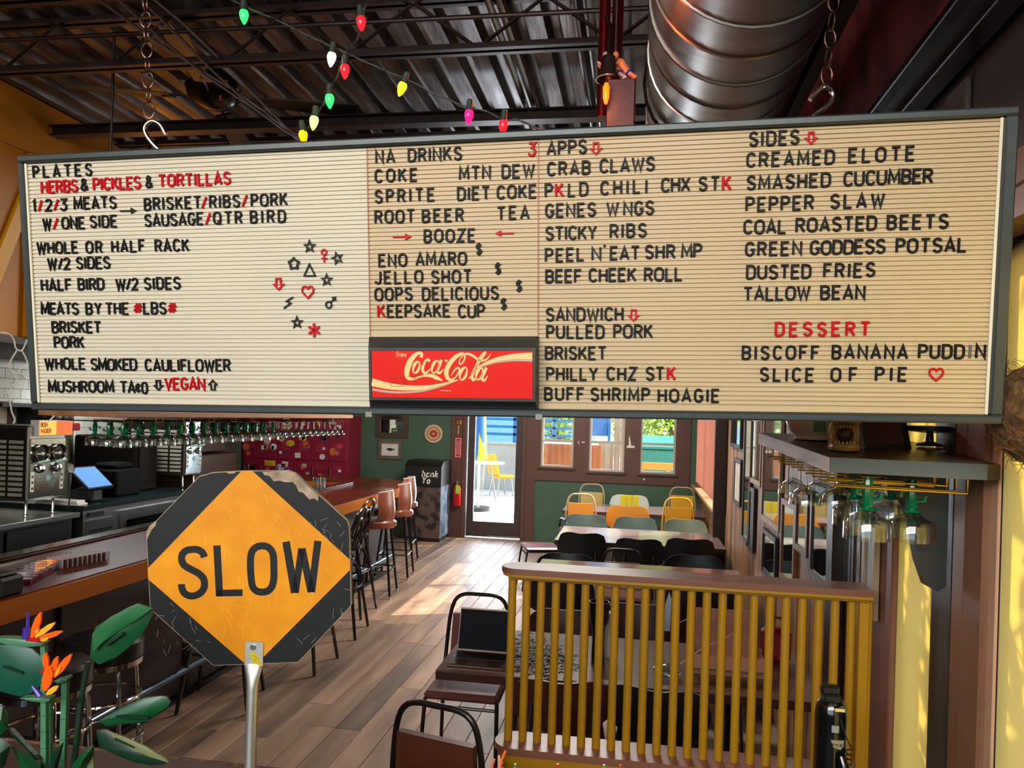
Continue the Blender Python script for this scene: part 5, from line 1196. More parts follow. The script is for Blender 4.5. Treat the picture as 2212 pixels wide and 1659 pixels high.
for a_ in ((1577,1598,900,967,'dark',M_mir,'wall_mirror','small mirror high on the wall just past the blinds','mirror'),
 (1583,1597,990,1090,'black',M_not,'framed_notice','narrow black framed notice below the small high mirror','notice'),
 (1600,1616,900,1172,'dark',M_mir,'wall_mirror','tall thin dark framed mirror right of the black notice','mirror'),
 (1618,1641,900,1046,'pale',M_mir,'wall_mirror','pale framed mirror reflecting the window row','mirror'),
 (1612,1625,1050,1188,'dark',M_dark,'dark_board','long dark narrow board hanging under the pale mirror','board'),
 (1642,1681,895,1135,'pale',M_mir,'wall_mirror','big pale framed mirror nearest the wooden shelf end','mirror'),
 (1643,1672,1148,1250,'black',M_mir,'wall_mirror','black framed mirror under the big pale mirror','mirror'),
 (1682,1712,1080,1262,'brown',M_mir,'wall_mirror','brown framed mirror standing low behind the partition','mirror'),
 (1714,1741,1060,1195,'red',M_mir,'wall_mirror','red-brown framed mirror beside the brown one','mirror'),
 (1745,1795,1050,1262,'dark',M_mir,'wall_mirror','large dark framed mirror behind the hanging glasses','mirror'),
 (1812,1834,1060,1290,'black',M_mir,'wall_mirror','narrow black framed mirror right of the wooden post','mirror'),
 (1836,1855,1080,1300,'dark',M_pic,'wall_picture','dark framed picture beside the pale blue panel','picture'),
 (1857,1884,1130,1330,'pale',mat('pale_blue_panel', '9FA9B0', .45),'wall_panel','plain pale blue-grey panel next to the brown window jamb','panel')):
    rframe(*a_[:6], a_[6], a_[7], a_[8])
S('wall_post', MB().box((.86,at(1811,1100,X=.88).y,0), (.917,at(1797,1100,X=.88).y,2.9), .004), M_fw['dark'], 'dark wooden wall post between the large dark mirror and the narrow black mirror', 'post', (.88,3.9,0))
# shelf with ornaments
A = atd(1793,988,2.12); B = atd(1641,935,2.86); Cc = at(2132,1002,X=.885); Cc = Vector((.885, Cc.y, A.z)); D = Vector((.925, B.y, B.z)); 
Cb = Vector((.925, Cc.y+.02, Cc.z))
t = T('wall_shelf', 'grey wooden corner shelf holding ornaments with brass glass racks beneath', 'shelf', (A+D)/2)
TH_ = (31/FPX)*2.12
M_shelf = wood('grey_green_shelf', '454B46', '343A36', 'x', .45)
P('shelf_board', MB().quadbox([A, Cc, Cb, D, B], (0,0,-TH_)), wood('shelf_top_wood', '3A3230', '241C1A', 'y', .35), t, True)
P('front_edge', MB().quadbox([A+Vector((0,-.004,.0005)), Cc+Vector((0,-.004,.0005)), Cc+Vector((0,-.0005,.0005)), A+Vector((0,-.0005,.0005))], (0,0,-TH_-.001)), mat('grey_green_edge', '4C524C', .5, var=.1, ns=4), t, True)
nB = (B-A).cross(ZV).normalized(); nB = nB if nB.x < 0 else -nB
P('side_edge', MB().quadbox([A+nB*.0005, B+nB*.0005, B+nB*.004, A+nB*.004], (0,0,-TH_-.001)), wood('pale_grained_edge', 'D8CCC2', '8E7E76', 'y', .5, scale=16), t, True)
def sz(p): return A.z+(p.y-A.y)/(B.y-A.y)*(B.z-A.z)
# bracket
bb0 = at(2030, 1035, X=.905)
y0 = at(2044, 1100, X=.90).y; b = MB()
br = [(.899,1.83),(.62,1.83),(.73,1.80),(.775,1.74),(.80,1.66),(.82,1.56),(.845,1.49),(.875,1.475),(.899,1.49)]
P('bracket', MB().quadbox([(x, y0-.02, z) for x, z in br], (0,.045,0)), mat('dark_bracket', '20262A', .4), t, True)
# brass racks
def zsh(x, y): return A.z+(y-A.y)/(B.y-A.y)*(B.z-A.z)-TH_
for nm, rows in (('front', [(.52+.0, 2.26)]), ):
    pass
b = MB()
def rackline(pts): b.tube(pts, .0030, 6)
for yy, xa, xb in ((2.19,.53,.86), (2.225,.54,.845), (2.32,.54,.86), (2.355,.545,.84)):
    z_ = zsh(.6, yy); rackline([(xa,yy,z_),(xa,yy,z_-.032),(xb,yy,z_-.038),(xb,yy,z_)])
P('front_glass_rack', b, M_brass, t, True)
b = MB()
for i in range(10):
    f = .06+i*.095; p = A.lerp(B, f); z_ = p.z-TH_
    rackline([(p.x+.015,p.y,z_),(p.x+.015,p.y,z_-.04),(p.x+.32,p.y,z_-.045),(p.x+.32,p.y,z_)])
P('side_glass_rack', b, M_brass, t, True)
def gl_at(px, pyrim, D_, h): p = atd(px, pyrim, D_); p.z += h; return p
p_ = (lambda px, py, D_: gl_at(px, py, D_, .165*1.08))
marg('cactus-stemmed margarita glass hanging nearest the shelf bracket', p_(1968,1168,2.18), None, 1.08)
marg('cactus-stemmed margarita glass hanging lowest left of the front pair', p_(1872,1164,2.14), None, 1.08)
marg('cactus-stemmed margarita glass behind the nearest one on the right', p_(1925,1134,2.36), None, 1.08)
marg('cactus-stemmed margarita glass half hidden behind the lowest left one', p_(1845,1134,2.32), None, 1.08)
marg('cactus-stemmed margarita glass farthest back in the cactus cluster', p_(1893,1108,2.55), None, 1.08)
for px, py, D_, lb in ((1740,1090,2.35,'clear coupe glass hanging nearest under the wooden shelf side'), (1805,1090,2.38,'clear coupe glass hanging right beside the nearest coupe'), (1712,1068,2.7,'clear coupe glass hanging at the far left end under the shelf'), (1770,1070,2.75,'clear coupe glass hanging second row under the shelf'), (1828,1068,2.75,'clear coupe glass behind the cactus stemmed glasses')):
    coupe(lb, gl_at(px, py, D_, .135))
# ornaments on shelf
a = atd(1757, 958, 2.62); z_ = sz(a)+.001
t = T('striped_bowl', 'pinkish white bowl with a green stripe standing on the shelf', 'bowl', (a.x,a.y,z_))
P('bowl_body', MB().lathe([(0,0),(.062,0),(.066,.006),(.060,.010),(.082,.03),(.092,.06),(.094,.10),(.088,.10),(.086,.06),(.07,.02),(0,.014)], 32), mat('pink_white_ceramic', 'D8BEB6', .25), t)
P('rim_band', MB().lathe([(.0942,.086),(.0955,.086),(.0955,.101),(.0942,.101)], 32), mat('tan_rim', 'B08050', .4), t)
P('green_stripe', MB().quadbox([(-.016,-.0965,.09),(.016,-.0965,.09),(.018,-.094,.055),(.020,-.084,.028),(-.020,-.084,.028),(-.018,-.094,.055)], (0,.004,0)), mat('green_stripe', '5A7E6A', .4), t)
a = atd(1822, 990, 2.28); z_ = sz(a)+.001
t = T('snarling_head_ornament', 'small brown open jawed animal head ornament on the shelf corner', 'ornament', (a.x,a.y,z_))
M_jaw = mat('brown_varnished_skin', 'B08A50', .3, c2='6A4420', ns=14, bump=.5, bs=50)
P('head', MB().sph((0,.03,.055), .038, 8, (1,1.3,1.25)).tube([(-.030,-.02,.012),(-.034,0,.012),(-.02,.03,.012),(.02,.03,.012),(.034,0,.012),(.030,-.02,.012),(.0,-.035,.010)], .012, 8, True).tube([(-.028,-.018,.085),(-.022,.01,.095),(.022,.01,.095),(.028,-.018,.085),(0,-.03,.088)], .013, 8, True).tube([(-.034,0,.012),(-.036,.005,.05),(-.028,-.005,.085)], .010, 8).tube([(.034,0,.012),(.036,.005,.05),(.028,-.005,.085)], .010, 8), M_jaw, t)
b = MB()
for i in range(9):
    an = PI+PI*i/8; b.lathe([(.0028,0),(0,.010)], 6, (.028*math.cos(an), -.012+.022*math.sin(an), .022)); b.lathe([(0,-.010),(.0028,0)], 6, (.025*math.cos(an), -.010+.019*math.sin(an), .076))
P('teeth', b, mat('ivory_teeth', 'D8C8A0', .3), t)
P('mouth_inside', MB().sph((0,-.0,.05), .026, 6), mat('dark_mouth', '3A1A10', .5), t)
a = atd(1922, 990, 2.36); z_ = sz(a)+.001
t = T('leaning_frame', 'dark picture frame leaning on the shelf behind the jaw ornament', 'picture', (a.x,a.y,z_)); t.rotation_euler = (0,0,.25)
LM_ = Matrix.Rotation(-.35, 4, 'X')
P('frame', holes(MB(), -.08, .07, 0, .16, 0, .02, [(-.065,.055,.015,.145)]).xf(LM_), M_black, t); P('photo', MB().box((-.065,.006,.015), (.055,.010,.145)).xf(LM_), mat('dim_photo', '5A4244', .15, var=.5, ns=5), t)
a = atd(1990, 968, 2.5); z_ = sz(a)+.001
S('cake_stand', MB().lathe([(0,0),(.04,0),(.035,.008),(.012,.014),(.010,.04),(.085,.048),(.088,.062),(0,.064)], 28, (a.x-.01,a.y-.1,z_)), M_black, 'low black pedestal stand on the right end of the shelf', 'stand', (a.x-.01,a.y-.1,z_))
S('black_hat', MB().lathe([(0,.075),(.03,.073),(.045,.05),(.05,.0),(.0,0)], 24, (a.x-.09,a.y+.06,z_)), M_black, 'black domed object behind the leaning frame', 'ornament', (a.x-.09,a.y+.06,z_))
# coir basket at the right edge
a = atd(2256, 884, 1.74)
t = T('coir_basket', 'shaggy brown coconut fibre basket hanging at the right edge', 'basket', a)
M_coir = mat('coir_fibre', '7A5630', .9, c2='4A3018', ns=40, bump=1.0, bs=60)
P('fibre_body', MB().lathe([(0,-.13),(.05,-.12),(.09,-.08),(.115,-.02),(.10,.05),(.06,.09),(.0,.1)], 28, tuple(a)), M_coir, t, True)
hr = random.Random(5); b = MB()
for i in range(700):
    th, ph = hr.uniform(0, 2*PI), hr.uniform(-1.3, 1.2); d = Vector((math.cos(ph)*math.cos(th)*.105, math.cos(ph)*math.sin(th)*.105, math.sin(ph)*.115-.015))
    p0 = a+d*.92; tg = Vector((hr.gauss(0,1), hr.gauss(0,1), hr.gauss(0,1))).cross(d).normalized()
    L = hr.uniform(.02,.05); lift = hr.uniform(0,.018) if hr.random() < .9 else .04
    b.tube([p0+d.normalized()*.006, p0+tg*L*.5+d.normalized()*(.006+lift*.6), p0+tg*L+d.normalized()*lift], .0008, 3, cap=False)
o_ = P('fibres', b, M_coir, t, True); o_['kind'] = 'stuff'
# ================================================================ TABLES AND CHAIRS
M_ttop = wood('brown_table_top', '7A5648', '55382E', 'x', .25, coat=.5, scale=4)
M_tblue = mat('table_top_satin', '7A6A66', .22, var=.15, ns=3, coat=.5)
def table(lab, x0, x1, y0, y1, z=.75, M=None, M2=None, grp=None):
    t = T('dining_table', lab, 'table', ((x0+x1)/2, (y0+y1)/2, 0), group=grp)
    P('table_top', MB().box((x0,y0,z-.006), (x1,y1,z), .002), M or M_ttop, t, True)
    P('edge_band', MB().box((x0,y0,z-.045), (x1,y1,z-.0065), .004), M2 or mat('dark_table_edge', '3A1E18', .35), t, True)
    for xx in (x0+(x1-x0)*.2, x0+(x1-x0)*.8):
        b = MB().tube([(xx,(y0+y1)/2,.03), (xx,(y0+y1)/2,z-.046)], .035, 14).box((xx-.03,y0+.08,0), (xx+.03,y1-.08,.03), .008).box((xx-.26,(y0+y1)/2-.03,0), (xx+.26,(y0+y1)/2+.03,.03), .008).box((xx-.15,y0+.12,z-.06), (xx+.15,y1-.12,z-.046))
        P('table_base', b, M_black, t, True)
    return t
table('long brown table nearest the partition with a laptop on its left end', -.90, .84, 3.50, 4.26)
table('long table just behind the near row, mostly hidden by the cap rail', -.76, .84, 5.78, 6.46)
table('third table back with a sunlit patch, black shell chairs in front', -.77, .86, 7.50, 8.50, M=M_tblue)
table('farthest dining table under the windows, yellow chairs around it', -.93, .88, 9.95, 10.85, M=M_tblue)
def archchair(lab, loc, rz, pad='8A5040', frame='dark', h=.90, grp=None, seatc=None):
    """stack chair facing +Y (back at -Y)"""
    Mf = {'dark': mat('bronze_chair_tube', '2E2724', .3, metal=.6), 'tan': mat('tan_chair_tube', 'B59A72', .35, metal=.3), 'yellow': mat('yellow_chair_tube', 'D8A020', .35)}[frame]
    Mp = mat('chair_vinyl_'+pad, pad, .38, var=.15, ns=4, bump=.08, coat=.15)
    t = T('stack_chair', lab, 'chair', loc, rz, grp)
    fr = [(-.19,-.20,.44),(-.19,-.235,h*.62),(-.17,-.25,h*.88),(-.12,-.255,h*.985),(0,-.257,h),(.12,-.255,h*.985),(.17,-.25,h*.88),(.19,-.235,h*.62),(.19,-.20,.44)]
    P('back_frame', MB().tube(smooth(fr, 4), .0115, 10), Mf, t)
    zt_ = h-.115
    P('back_pad', MB().quadbox([(-.165,-.262,.52),(.165,-.262,.52),(.155,-.272,zt_),(-.155,-.272,zt_)], (0,.034,0)), Mp, t)
    P('seat', MB().box((-.20,-.19,.435), (.20,.21,.48), .018), Mp, t)
    for sx in (-1,1):
        P('leg', MB().tube(smooth([(sx*.185,-.20,.44),(sx*.19,-.19,.30),(sx*.205,-.235,.02),(sx*.205,-.237,.0)], 3), .011, 8), Mf, t)
        P('leg', MB().tube(smooth([(sx*.185,-.15,.43),(sx*.19,.14,.43),(sx*.195,.195,.40),(sx*.205,.235,.02),(sx*.205,.237,.0)], 3), .011, 8), Mf, t)
    P('cross_bar', MB().tube([(-.19,.19,.40),(.19,.19,.40)], .009, 8), Mf, t); return t
def shellchair(lab, loc, rz, c='1E2222', h=.86, leg='chrome', w_=.23, grp=None, wavy=False):
    Mp = mat('shell_'+c, c, .4, var=.1, ns=4, bump=.04); Ml = M_black if leg == 'black' else mat('chair_leg_steel', '6E6A64', .3, metal=.8)
    t = T('shell_chair', lab, 'chair', loc, rz, grp); n = 14; m_ = 7; V = []
    for j in range(m_+1):
        v = j/m_; z = .56+(h-.56)*v
        for i in range(n+1):
            u = -1+2*i/n; hw = w_*(.74+.26*math.sin(PI*min(1, .22+v*.62)))
            edge = -(abs(u)**3)*.05*(1 if v > .5 else -1)
            dip = (.018*math.cos(u*PI) if v > .6 else 0)*-1
            V.append((u*hw, -.22-.03*v+.06*u*u, z+edge*(abs(v-.5)*2)+dip*(v-.6)*2))
    V2 = [(x, y+.014, z) for x, y, z in V]; N1 = len(V); F = []
    for j in range(m_):
        for i in range(n): a = j*(n+1)+i; F += [(a, a+1, a+n+2, a+n+1), (a+N1, a+n+1+N1, a+n+2+N1, a+1+N1)]
    for i in range(n): F += [(i, i+N1, i+1+N1, i+1), (m_*(n+1)+i, m_*(n+1)+i+1, m_*(n+1)+i+1+N1, m_*(n+1)+i+N1)]
    for j in range(m_): a = j*(n+1); F += [(a, a+n+1, a+n+1+N1, a+N1), (a+n, a+n+N1, a+2*n+1+N1, a+2*n+1)]
    P('backrest', MB().add(V+V2, F), Mp, t)
    P('seat', MB().box((-.21,-.19,.44), (.21,.22,.465), .01), Mp, t)
    for sx in (-1,1):
        P('back_stay', MB().tube(smooth([(sx*.13,-.10,.43),(sx*.135,-.20,.46),(sx*.135,-.235,.56),(sx*.13,-.255,.70)], 3), .009, 8), Ml, t)
        P('leg', MB().tube([(sx*.17,.17,.435),(sx*.205,.22,0)], .011, 8), Ml, t); P('leg', MB().tube([(sx*.17,-.14,.435),(sx*.205,-.21,0)], .011, 8), Ml, t)
    return t
def cpos(px, py, zt, off=0):   # floor x,y under a point seen at px,py at height zt
    a = at(px, py, Z=zt); return (a.x, a.y+off, 0)
PB = PI  # facing the camera
a = cpos(1037, 1292, .88, -.25); archchair('brown vinyl stack chair with an arched bronze frame behind the laptop', a, PB, '6A3A34')
a = at(978, 1533, Z=.90); archchair('brown vinyl stack chair in the foreground, back to the camera beside the partition', (a.x, a.y+.27, 0), -.25, '5A2E20')
for px, py, lb in ((1218,1312,'brown backed chair behind the pile of letters, left of three'), (1376,1300,'brown backed chair behind the black lamp, middle of three'), (1532,1335,'brown backed chair behind the cardboard box, right of three')):
    a = at(px, py, Y=4.72); shellchair(lb, (a.x, 4.47, 0), PB, '3E2420', h=a.z, w_=.22)
for px, rz, lb in ((1205,.1,'brown shell chair pushed under the front of the laptop table'), (1430,-.1,'black shell chair pushed under the front of the laptop table')):
    a = at(px, 1480, Y=3.42); shellchair(lb, (a.x, 3.60, 0), rz, '4A241A' if px < 1300 else '151515', h=.80)
for px, lb in ((1207,'left black padded chair on the near side of the second table'), (1518,'right black padded chair on the near side of the second table')):
    a = at(px, 1254, Y=5.35)
    t = shellchair(lb, (a.x, 5.58, 0), 0, '12171C', h=.87, w_=.25, leg='black')
for px, py, lb, k_ in ((1225,1196,'black chair back showing just above the cap rail, left one','s'), (1345,1190,'brown arched chair back between the two black ones above the cap rail','a'), (1500,1200,'black chair back showing just above the cap rail, right one','s')):
    a = at(px, py, Y=6.85)
    if k_ == 's': shellchair(lb, (a.x, 6.62, 0), PB, '12171C', h=a.z+.01, w_=.26, leg='black')
    else: archchair(lb, (a.x, 6.60, 0), PB, '5A3028', h=.80)
for px, py, lb in ((1257,1150,'black curved chair at the near side of the sunlit table, left'), (1381,1163,'black curved chair at the near side of the sunlit table, middle'), (1492,1163,'black curved chair at the near side of the sunlit table, right')):
    a = at(px, py, Y=7.2); shellchair(lb, (a.x, 7.45, 0), 0, '1C2122', h=min(.9, a.z), w_=.235)
for px, py, c, lb in ((1266,1113,'5E6E68','grey-green chair behind the sunlit table, left'), (1373,1118,'5E6E68','grey-green chair behind the sunlit table, middle'), (1480,1122,'7E8874','grey-green chair behind the sunlit table, right, in the sun')):  # right chair's lighter colour stands for sunlight on it
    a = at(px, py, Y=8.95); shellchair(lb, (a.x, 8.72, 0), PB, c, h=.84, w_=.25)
def t4(px, py, Y, k_, c, fr_, rz, lb):
    a = at(px, py, Y=Y); off = .25 if rz == 0 else -.25
    if k_ == 'a': archchair(lb, (a.x, Y+off, 0), rz, c, fr_, h=a.z)
    else: shellchair(lb, (a.x, Y+off, 0), rz, c, h=a.z, w_=.27)
t4(1256,1067,9.6,'a','D88A30','tan',0,'orange stack chair with a tan arched frame at the near left of the far table')
t4(1357,1092,9.6,'s','D88A30','x',0,'orange shell chair in the middle of the near side of the far table')
t4(1466,1076,9.6,'a','C88A18','yellow',0,'yellow arched stack chair at the near right of the far table')
t4(1279,1046,11.15,'a','B8A05A','tan',PB,'tan arched chair against the green wall, left')
t4(1474,1053,11.15,'a','D09A18','tan',PB,'yellow arched chair against the green wall, right')
a = at(1360, 1068, Y=11.1)
t = shellchair('white winged chair with a yellow padded centre against the green wall', (a.x, 10.88, 0), PB, 'C8D0C0', h=a.z, w_=.28)
b = MB()
for i in range(3): b.box((-.13+i*.088,-.235,.64), (-.05+i*.088,-.205,a.z-.01), .012)
P('yellow_pad', b, mat('yellow_channel_pad', 'E0C810', .4), t, label='yellow channelled back padding')
a = at(1184, 1160, Y=8.75); archchair('burgundy padded chair turned sideways left of the sunlit table', (a.x-.08, 8.75, 0), PI*.6, '5A1A22', h=.78)
# things on the near table
tz = .7505
a = at(958, 1448, Z=.75); c = at(1088, 1452, Z=.75)
t = T('laptop', 'open dark laptop on the left end of the near table', 'laptop', ((a.x+c.x)/2, 3.72, tz))
w_ = (c.x-a.x)/2
M_lap = mat('bronze_laptop', '5A4238', .3, metal=.6, var=.05); M_scr = mat('laptop_black_screen', '04080C', .6, spec=.1, var=.05, bump=0)
P('laptop_base', MB().box((-w_,-.16,0), (w_,.06,.014), .003), M_lap, t)
P('keyboard', MB().box((-w_*.86,-.06,.014), (w_*.86,.04,.016)), M_black, t); P('touch_pad', MB().box((-.05,-.14,.014), (.05,-.075,.0152)), mat('pad_grey', '4A3630', .3), t)
P('laptop_screen', MB().quadbox([(-w_,.062,.012),(w_,.062,.012),(w_,.115,.215),(-w_,.115,.215)], (0,.007,0)), M_lap, t)
P('display', MB().quadbox([(-w_*.97,.0625,.022),(w_*.97,.0625,.022),(w_*.97,.1115,.209),(-w_*.97,.1115,.209)], (0,-.0015,0)), M_scr, t)
lr = random.Random(9); b = MB()
for i in range(260):
    u = lr.random(); px = 1100+lr.gauss(55, 38); py = 1410+lr.gauss(0, 20)+(px-1100)*.14
    if not 1108 < px < 1262: continue
    q = at(px, py, Z=.756); ch = lr.choice('ABCEGHKLRSOU2'); an = lr.uniform(0, 2*PI); s_ = .03; zz = tz+lr.uniform(.001,.020)
    for st_ in GL[ch][1]:
        r_ = MB().ribbon([((p[0]-.25)*s_*math.cos(an)-(p[1]-.5)*s_*math.sin(an)+q.x, (p[0]-.25)*s_*math.sin(an)+(p[1]-.5)*s_*math.cos(an)+q.y) for p in st_[::1]], .005, zz, zz+.003)
        b.join(r_)
S('spare_letters', b, M_lb, 'loose heap of black plastic board letters spilled on the near table', 'letters', at(1160,1415,Z=.7505), kind='stuff')
a = at(1291, 1432, Z=.75)
t = T('table_lamp', 'black tapered tumbler shaped lamp on the near table', 'lamp', (a.x,a.y,tz))
P('lamp_body', MB().lathe([(0,0),(.034,0),(.030,.10),(.032,.17),(.048,.215),(.05,.30),(.045,.30),(.043,.22),(.0,.20)], 28), M_gb, t); P('rim', MB().tube([(.0475*math.cos(i*PI/14), .0475*math.sin(i*PI/14), .30) for i in range(28)], .0035, 6, True), M_brush, t)
a = at(1305, 1432, Z=.75)
S('white_paper_roll', MB().cyl((a.x+.02,a.y+.12,tz), .03, .22, 20), mat('white_paper', 'E0DED6', .7), 'white paper cylinder standing behind the black lamp', 'paper roll', (a.x+.02,a.y+.12,tz))
a = at(1440, 1352, Z=.78)
S('menu_card', MB().quadbox([(a.x-.02,a.y,tz),(a.x+.02,a.y,tz),(a.x+.024,a.y+.02,.93),(a.x+.01,a.y+.02,.97),(a.x-.01,a.y+.02,.90)], (0,.003,0)), mat('pale_blue_card', 'B8C8E0', .5), 'pale pointed card standing up on the near table', 'card', (a.x,a.y,tz))
a = at(1565, 1475, Z=.75)
t = T('cardboard_box', 'open pinkish cardboard box on the right of the near table', 'box', (a.x+.02,3.88,tz))
M_cb = mat('pink_cardboard', 'C08A78', .75, var=.08, bump=.1)
P('box_walls', MB().box((-.16,-.12,0), (.17,-.115,.09)).box((-.16,.115,0), (.17,.12,.09)).box((-.16,-.115,0), (-.155,.115,.09)).box((.165,-.115,0), (.17,.115,.09)).box((-.155,-.115,0), (.165,.115,.004)), M_cb, t)
P('box_flap', MB().quadbox([(-.16,.12,.09),(.17,.12,.09),(.15,.15,.25),(-.14,.15,.25)], (0,.004,0)), M_cb, t); P('box_flap', MB().quadbox([(-.16,-.12,.09),(.17,-.12,.09),(.19,-.20,.05),(-.18,-.20,.05)], (0,-.003,.003)), M_cb, t)
P('white_cable', MB().tube(smooth([(-.22,-.19,.06),(-.12,-.13,.12),(-.02,0,.13),(.05,.05,.16)], 5), .003, 6), M_white, t)
a = at(1440, 1462, Z=.75)
S('plastic_bag', MB().sph((a.x,a.y,tz+.03), .06, 7, (1.1,1,.5)), glassmat('thin_clear_plastic', 'D8E4EC', tint=.3), 'crumpled clear plastic bag beside the cardboard box', 'bag', (a.x,a.y,tz))
a = at(1690, 1400, Z=.86)
t = T('red_bag', 'small glossy red bag standing behind the right end of the near table', 'bag', (.72, 4.05, tz))
P('bag_body', MB().box((-.07,-.04,0), (.07,.05,.17), .02), mat('glossy_red', '8E1414', .2), t); P('bag_handle', MB().tube(smooth([(-.05,0,.165),(-.03,0,.215),(.03,0,.215),(.05,0,.165)], 4), .006, 8), mat('glossy_red', '8E1414', .2), t)
# ================================================================ BAR STOOLS
M_bv = mat('brown_stool_vinyl', '7E4430', .32, var=.18, ns=3, bump=.06, coat=.3)
M_blkm = mat('black_stool_metal', '1A1E20', .28, metal=.5); M_tealm = mat('teal_chrome', '9FC4C4', .15, metal=1)  # foot rests use chrome with a teal base colour
def padstool(lab, loc, rz):
    t = T('padded_bar_stool', lab, 'bar stool', loc, rz)
    n = 12; V = []
    for j in range(6):
        z = .80+.31*j/5
        for i in range(n+1):
            an = math.radians(-68+136*i/n); rr = .205+.012*math.sin(j*.9); inset = .03*(1 if j in (0,5) else 0)
            V.append((math.sin(an)*(rr-inset*.4), -math.cos(an)*(rr)+.03, z-(.02*abs(math.sin(an))**3 if j == 5 else 0)))
    V2 = [(x*.84, (y-.03)*.84+.03, z) for x, y, z in V]; N1 = len(V); F = []
    for j in range(5):
        for i in range(n): a = j*(n+1)+i; F += [(a, a+1, a+n+2, a+n+1), (a+N1, a+n+1+N1, a+n+2+N1, a+1+N1)]
    for i in range(n): F += [(i, i+N1, i+1+N1, i+1), (5*(n+1)+i, 5*(n+1)+i+1, 5*(n+1)+i+1+N1, 5*(n+1)+i+N1)]
    for j in range(5): a = j*(n+1); F += [(a, a+n+1, a+n+1+N1, a+N1), (a+n, a+n+N1, a+2*n+1+N1, a+2*n+1)]
    bk = P('backrest', MB().add(V+V2, F), M_bv, t)
    P('piping', MB().tube([(v[0]*.95, (v[1]-.03)*.95+.03, v[2]+.006) for v in V[5*(n+1):]], .009, 8), mat('pale_piping', 'C8A898', .35), bk)
    P('seat', MB().lathe([(0,.72),(.18,.72),(.205,.74),(.205,.785),(.18,.805),(0,.81)], 24), M_bv, t)
    for sx in (-1,1):
        for sy in (-1,1):
            lg = P('leg', MB().tube([(sx*.12,sy*.12,.72),(sx*.195,sy*.195,.02)], .013, 8), M_blkm, t); P('foot_cap', MB().cyl((sx*.197,sy*.197,0), .015, .03, 10), M_chrome, lg)
    q = .168
    for z, aa in ((.28, ((-q,-q),(q,-q))), (.28, ((q,-q),(q,q))), (.28, ((q,q),(-q,q))), (.28, ((-q,q),(-q,-q)))):
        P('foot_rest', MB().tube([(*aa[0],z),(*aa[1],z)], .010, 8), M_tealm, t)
    return t
def bentstool(lab, loc, rz):
    t = T('bentwood_bar_stool', lab, 'bar stool', loc, rz)
    Mb = mat('black_bentwood', '161415', .22, var=.2, ns=5, coat=.4)
    P('seat', MB().lathe([(0,.735),(.17,.735),(.19,.745),(.19,.765),(.17,.775),(0,.772)], 26), Mb, t)
    P('back_loop', MB().tube(smooth([(-.16,-.09,.77),(-.18,-.15,.92),(-.15,-.19,1.05),(0,-.21,1.11),(.15,-.19,1.05),(.18,-.15,.92),(.16,-.09,.77)], 5), .012, 8), Mb, t)
    P('inner_loop', MB().tube(smooth([(-.08,-.14,.77),(-.10,-.17,.90),(0,-.19,1.01),(.10,-.17,.90),(.08,-.14,.77)], 5), .009, 8), Mb, t)
    for sx in (-1,1):
        P('leg', MB().tube(smooth([(sx*.12,.12,.735),(sx*.17,.17,.35),(sx*.22,.22,0)], 4), [.015]*4+[.014]*4+[.012], 8), Mb, t)
        P('leg', MB().tube(smooth([(sx*.12,-.12,.735),(sx*.17,-.17,.35),(sx*.22,-.22,0)], 4), [.015]*4+[.014]*4+[.012], 8), Mb, t)
    P('leg_ring', MB().tube([(.20*math.cos(i*PI/12), .20*math.sin(i*PI/12), .42) for i in range(24)], .009, 8, True), Mb, t)
    for an in range(4):
        c, s_ = math.cos(an*PI/2), math.sin(an*PI/2)
        pts = [(-.17,.17,.30),(-.14,.145,.50),(-.06,.125,.62),(0,.12,.65),(.06,.125,.62),(.14,.145,.50),(.17,.17,.30)]
        P('arch_brace', MB().tube([Vector((p.x*c-p.y*s_, p.x*s_+p.y*c, p.z)) for p in smooth(pts, 4)], .008, 8), Mb, t)
    return t
FB = PI/2   # facing -X, back towards +X
for px, py, lb in ((822,1285,'brown padded bar stool nearest the camera of the three at the bar bend'), (862,1245,'brown padded bar stool in the middle at the bar bend'), (874,1215,'brown padded bar stool farthest along at the bar end')):
    a = at(px, py, Z=0); padstool(lb, (a.x-.06, a.y, 0), FB+.12)
bentstool('black bentwood bar stool next to the nearest brown padded stool', (at(775,1325,Z=0).x-.12, at(775,1325,Z=0).y, 0), FB)
bentstool('black bentwood bar stool just right of the slow sign edge', (-2.56, 6.45, 0), FB+.1)
bentstool('black bentwood bar stool hidden behind the slow sign', (-2.5, 5.55, 0), FB)
bentstool('black bentwood bar stool whose legs show beneath the slow sign', (-2.66, 4.72, 0), FB+.25)
def chromestool(lab, loc, rz):
    t = T('swivel_bar_stool', lab, 'bar stool', loc, rz)
    P('seat', MB().lathe([(0,.69),(.17,.69),(.19,.70),(.19,.775),(.17,.79),(0,.79)], 28), mat('black_vinyl', '141214', .3, coat=.3), t)
    P('seat_band', MB().lathe([(.175,.665),(.188,.665),(.188,.692),(.175,.692)], 28), M_chrome, t)
    for i in range(4):
        an = PI/4+i*PI/2; c, s_ = math.cos(an), math.sin(an)
        P('leg', MB().tube(smooth([(c*.06,s_*.06,.66),(c*.14,s_*.14,.66),(c*.17,s_*.17,.60),(c*.19,s_*.19,.3),(c*.235,s_*.235,.012)], 4), .012, 10), M_chrome, t)
    for r_, z in ((.178,.50),(.192,.30)): P('leg_ring', MB().tube([(r_*math.cos(i*PI/16), r_*math.sin(i*PI/16), z) for i in range(32)], .009, 8, True), M_chrome, t)
    P('swivel_post', MB().cyl((0,0,.655), .05, .036, 16), M_black, t); return t
a = at(222, 1376, Z=.79); chromestool('black round swivel bar stool with chrome rings behind the plant leaf', (a.x,a.y,0), .3)
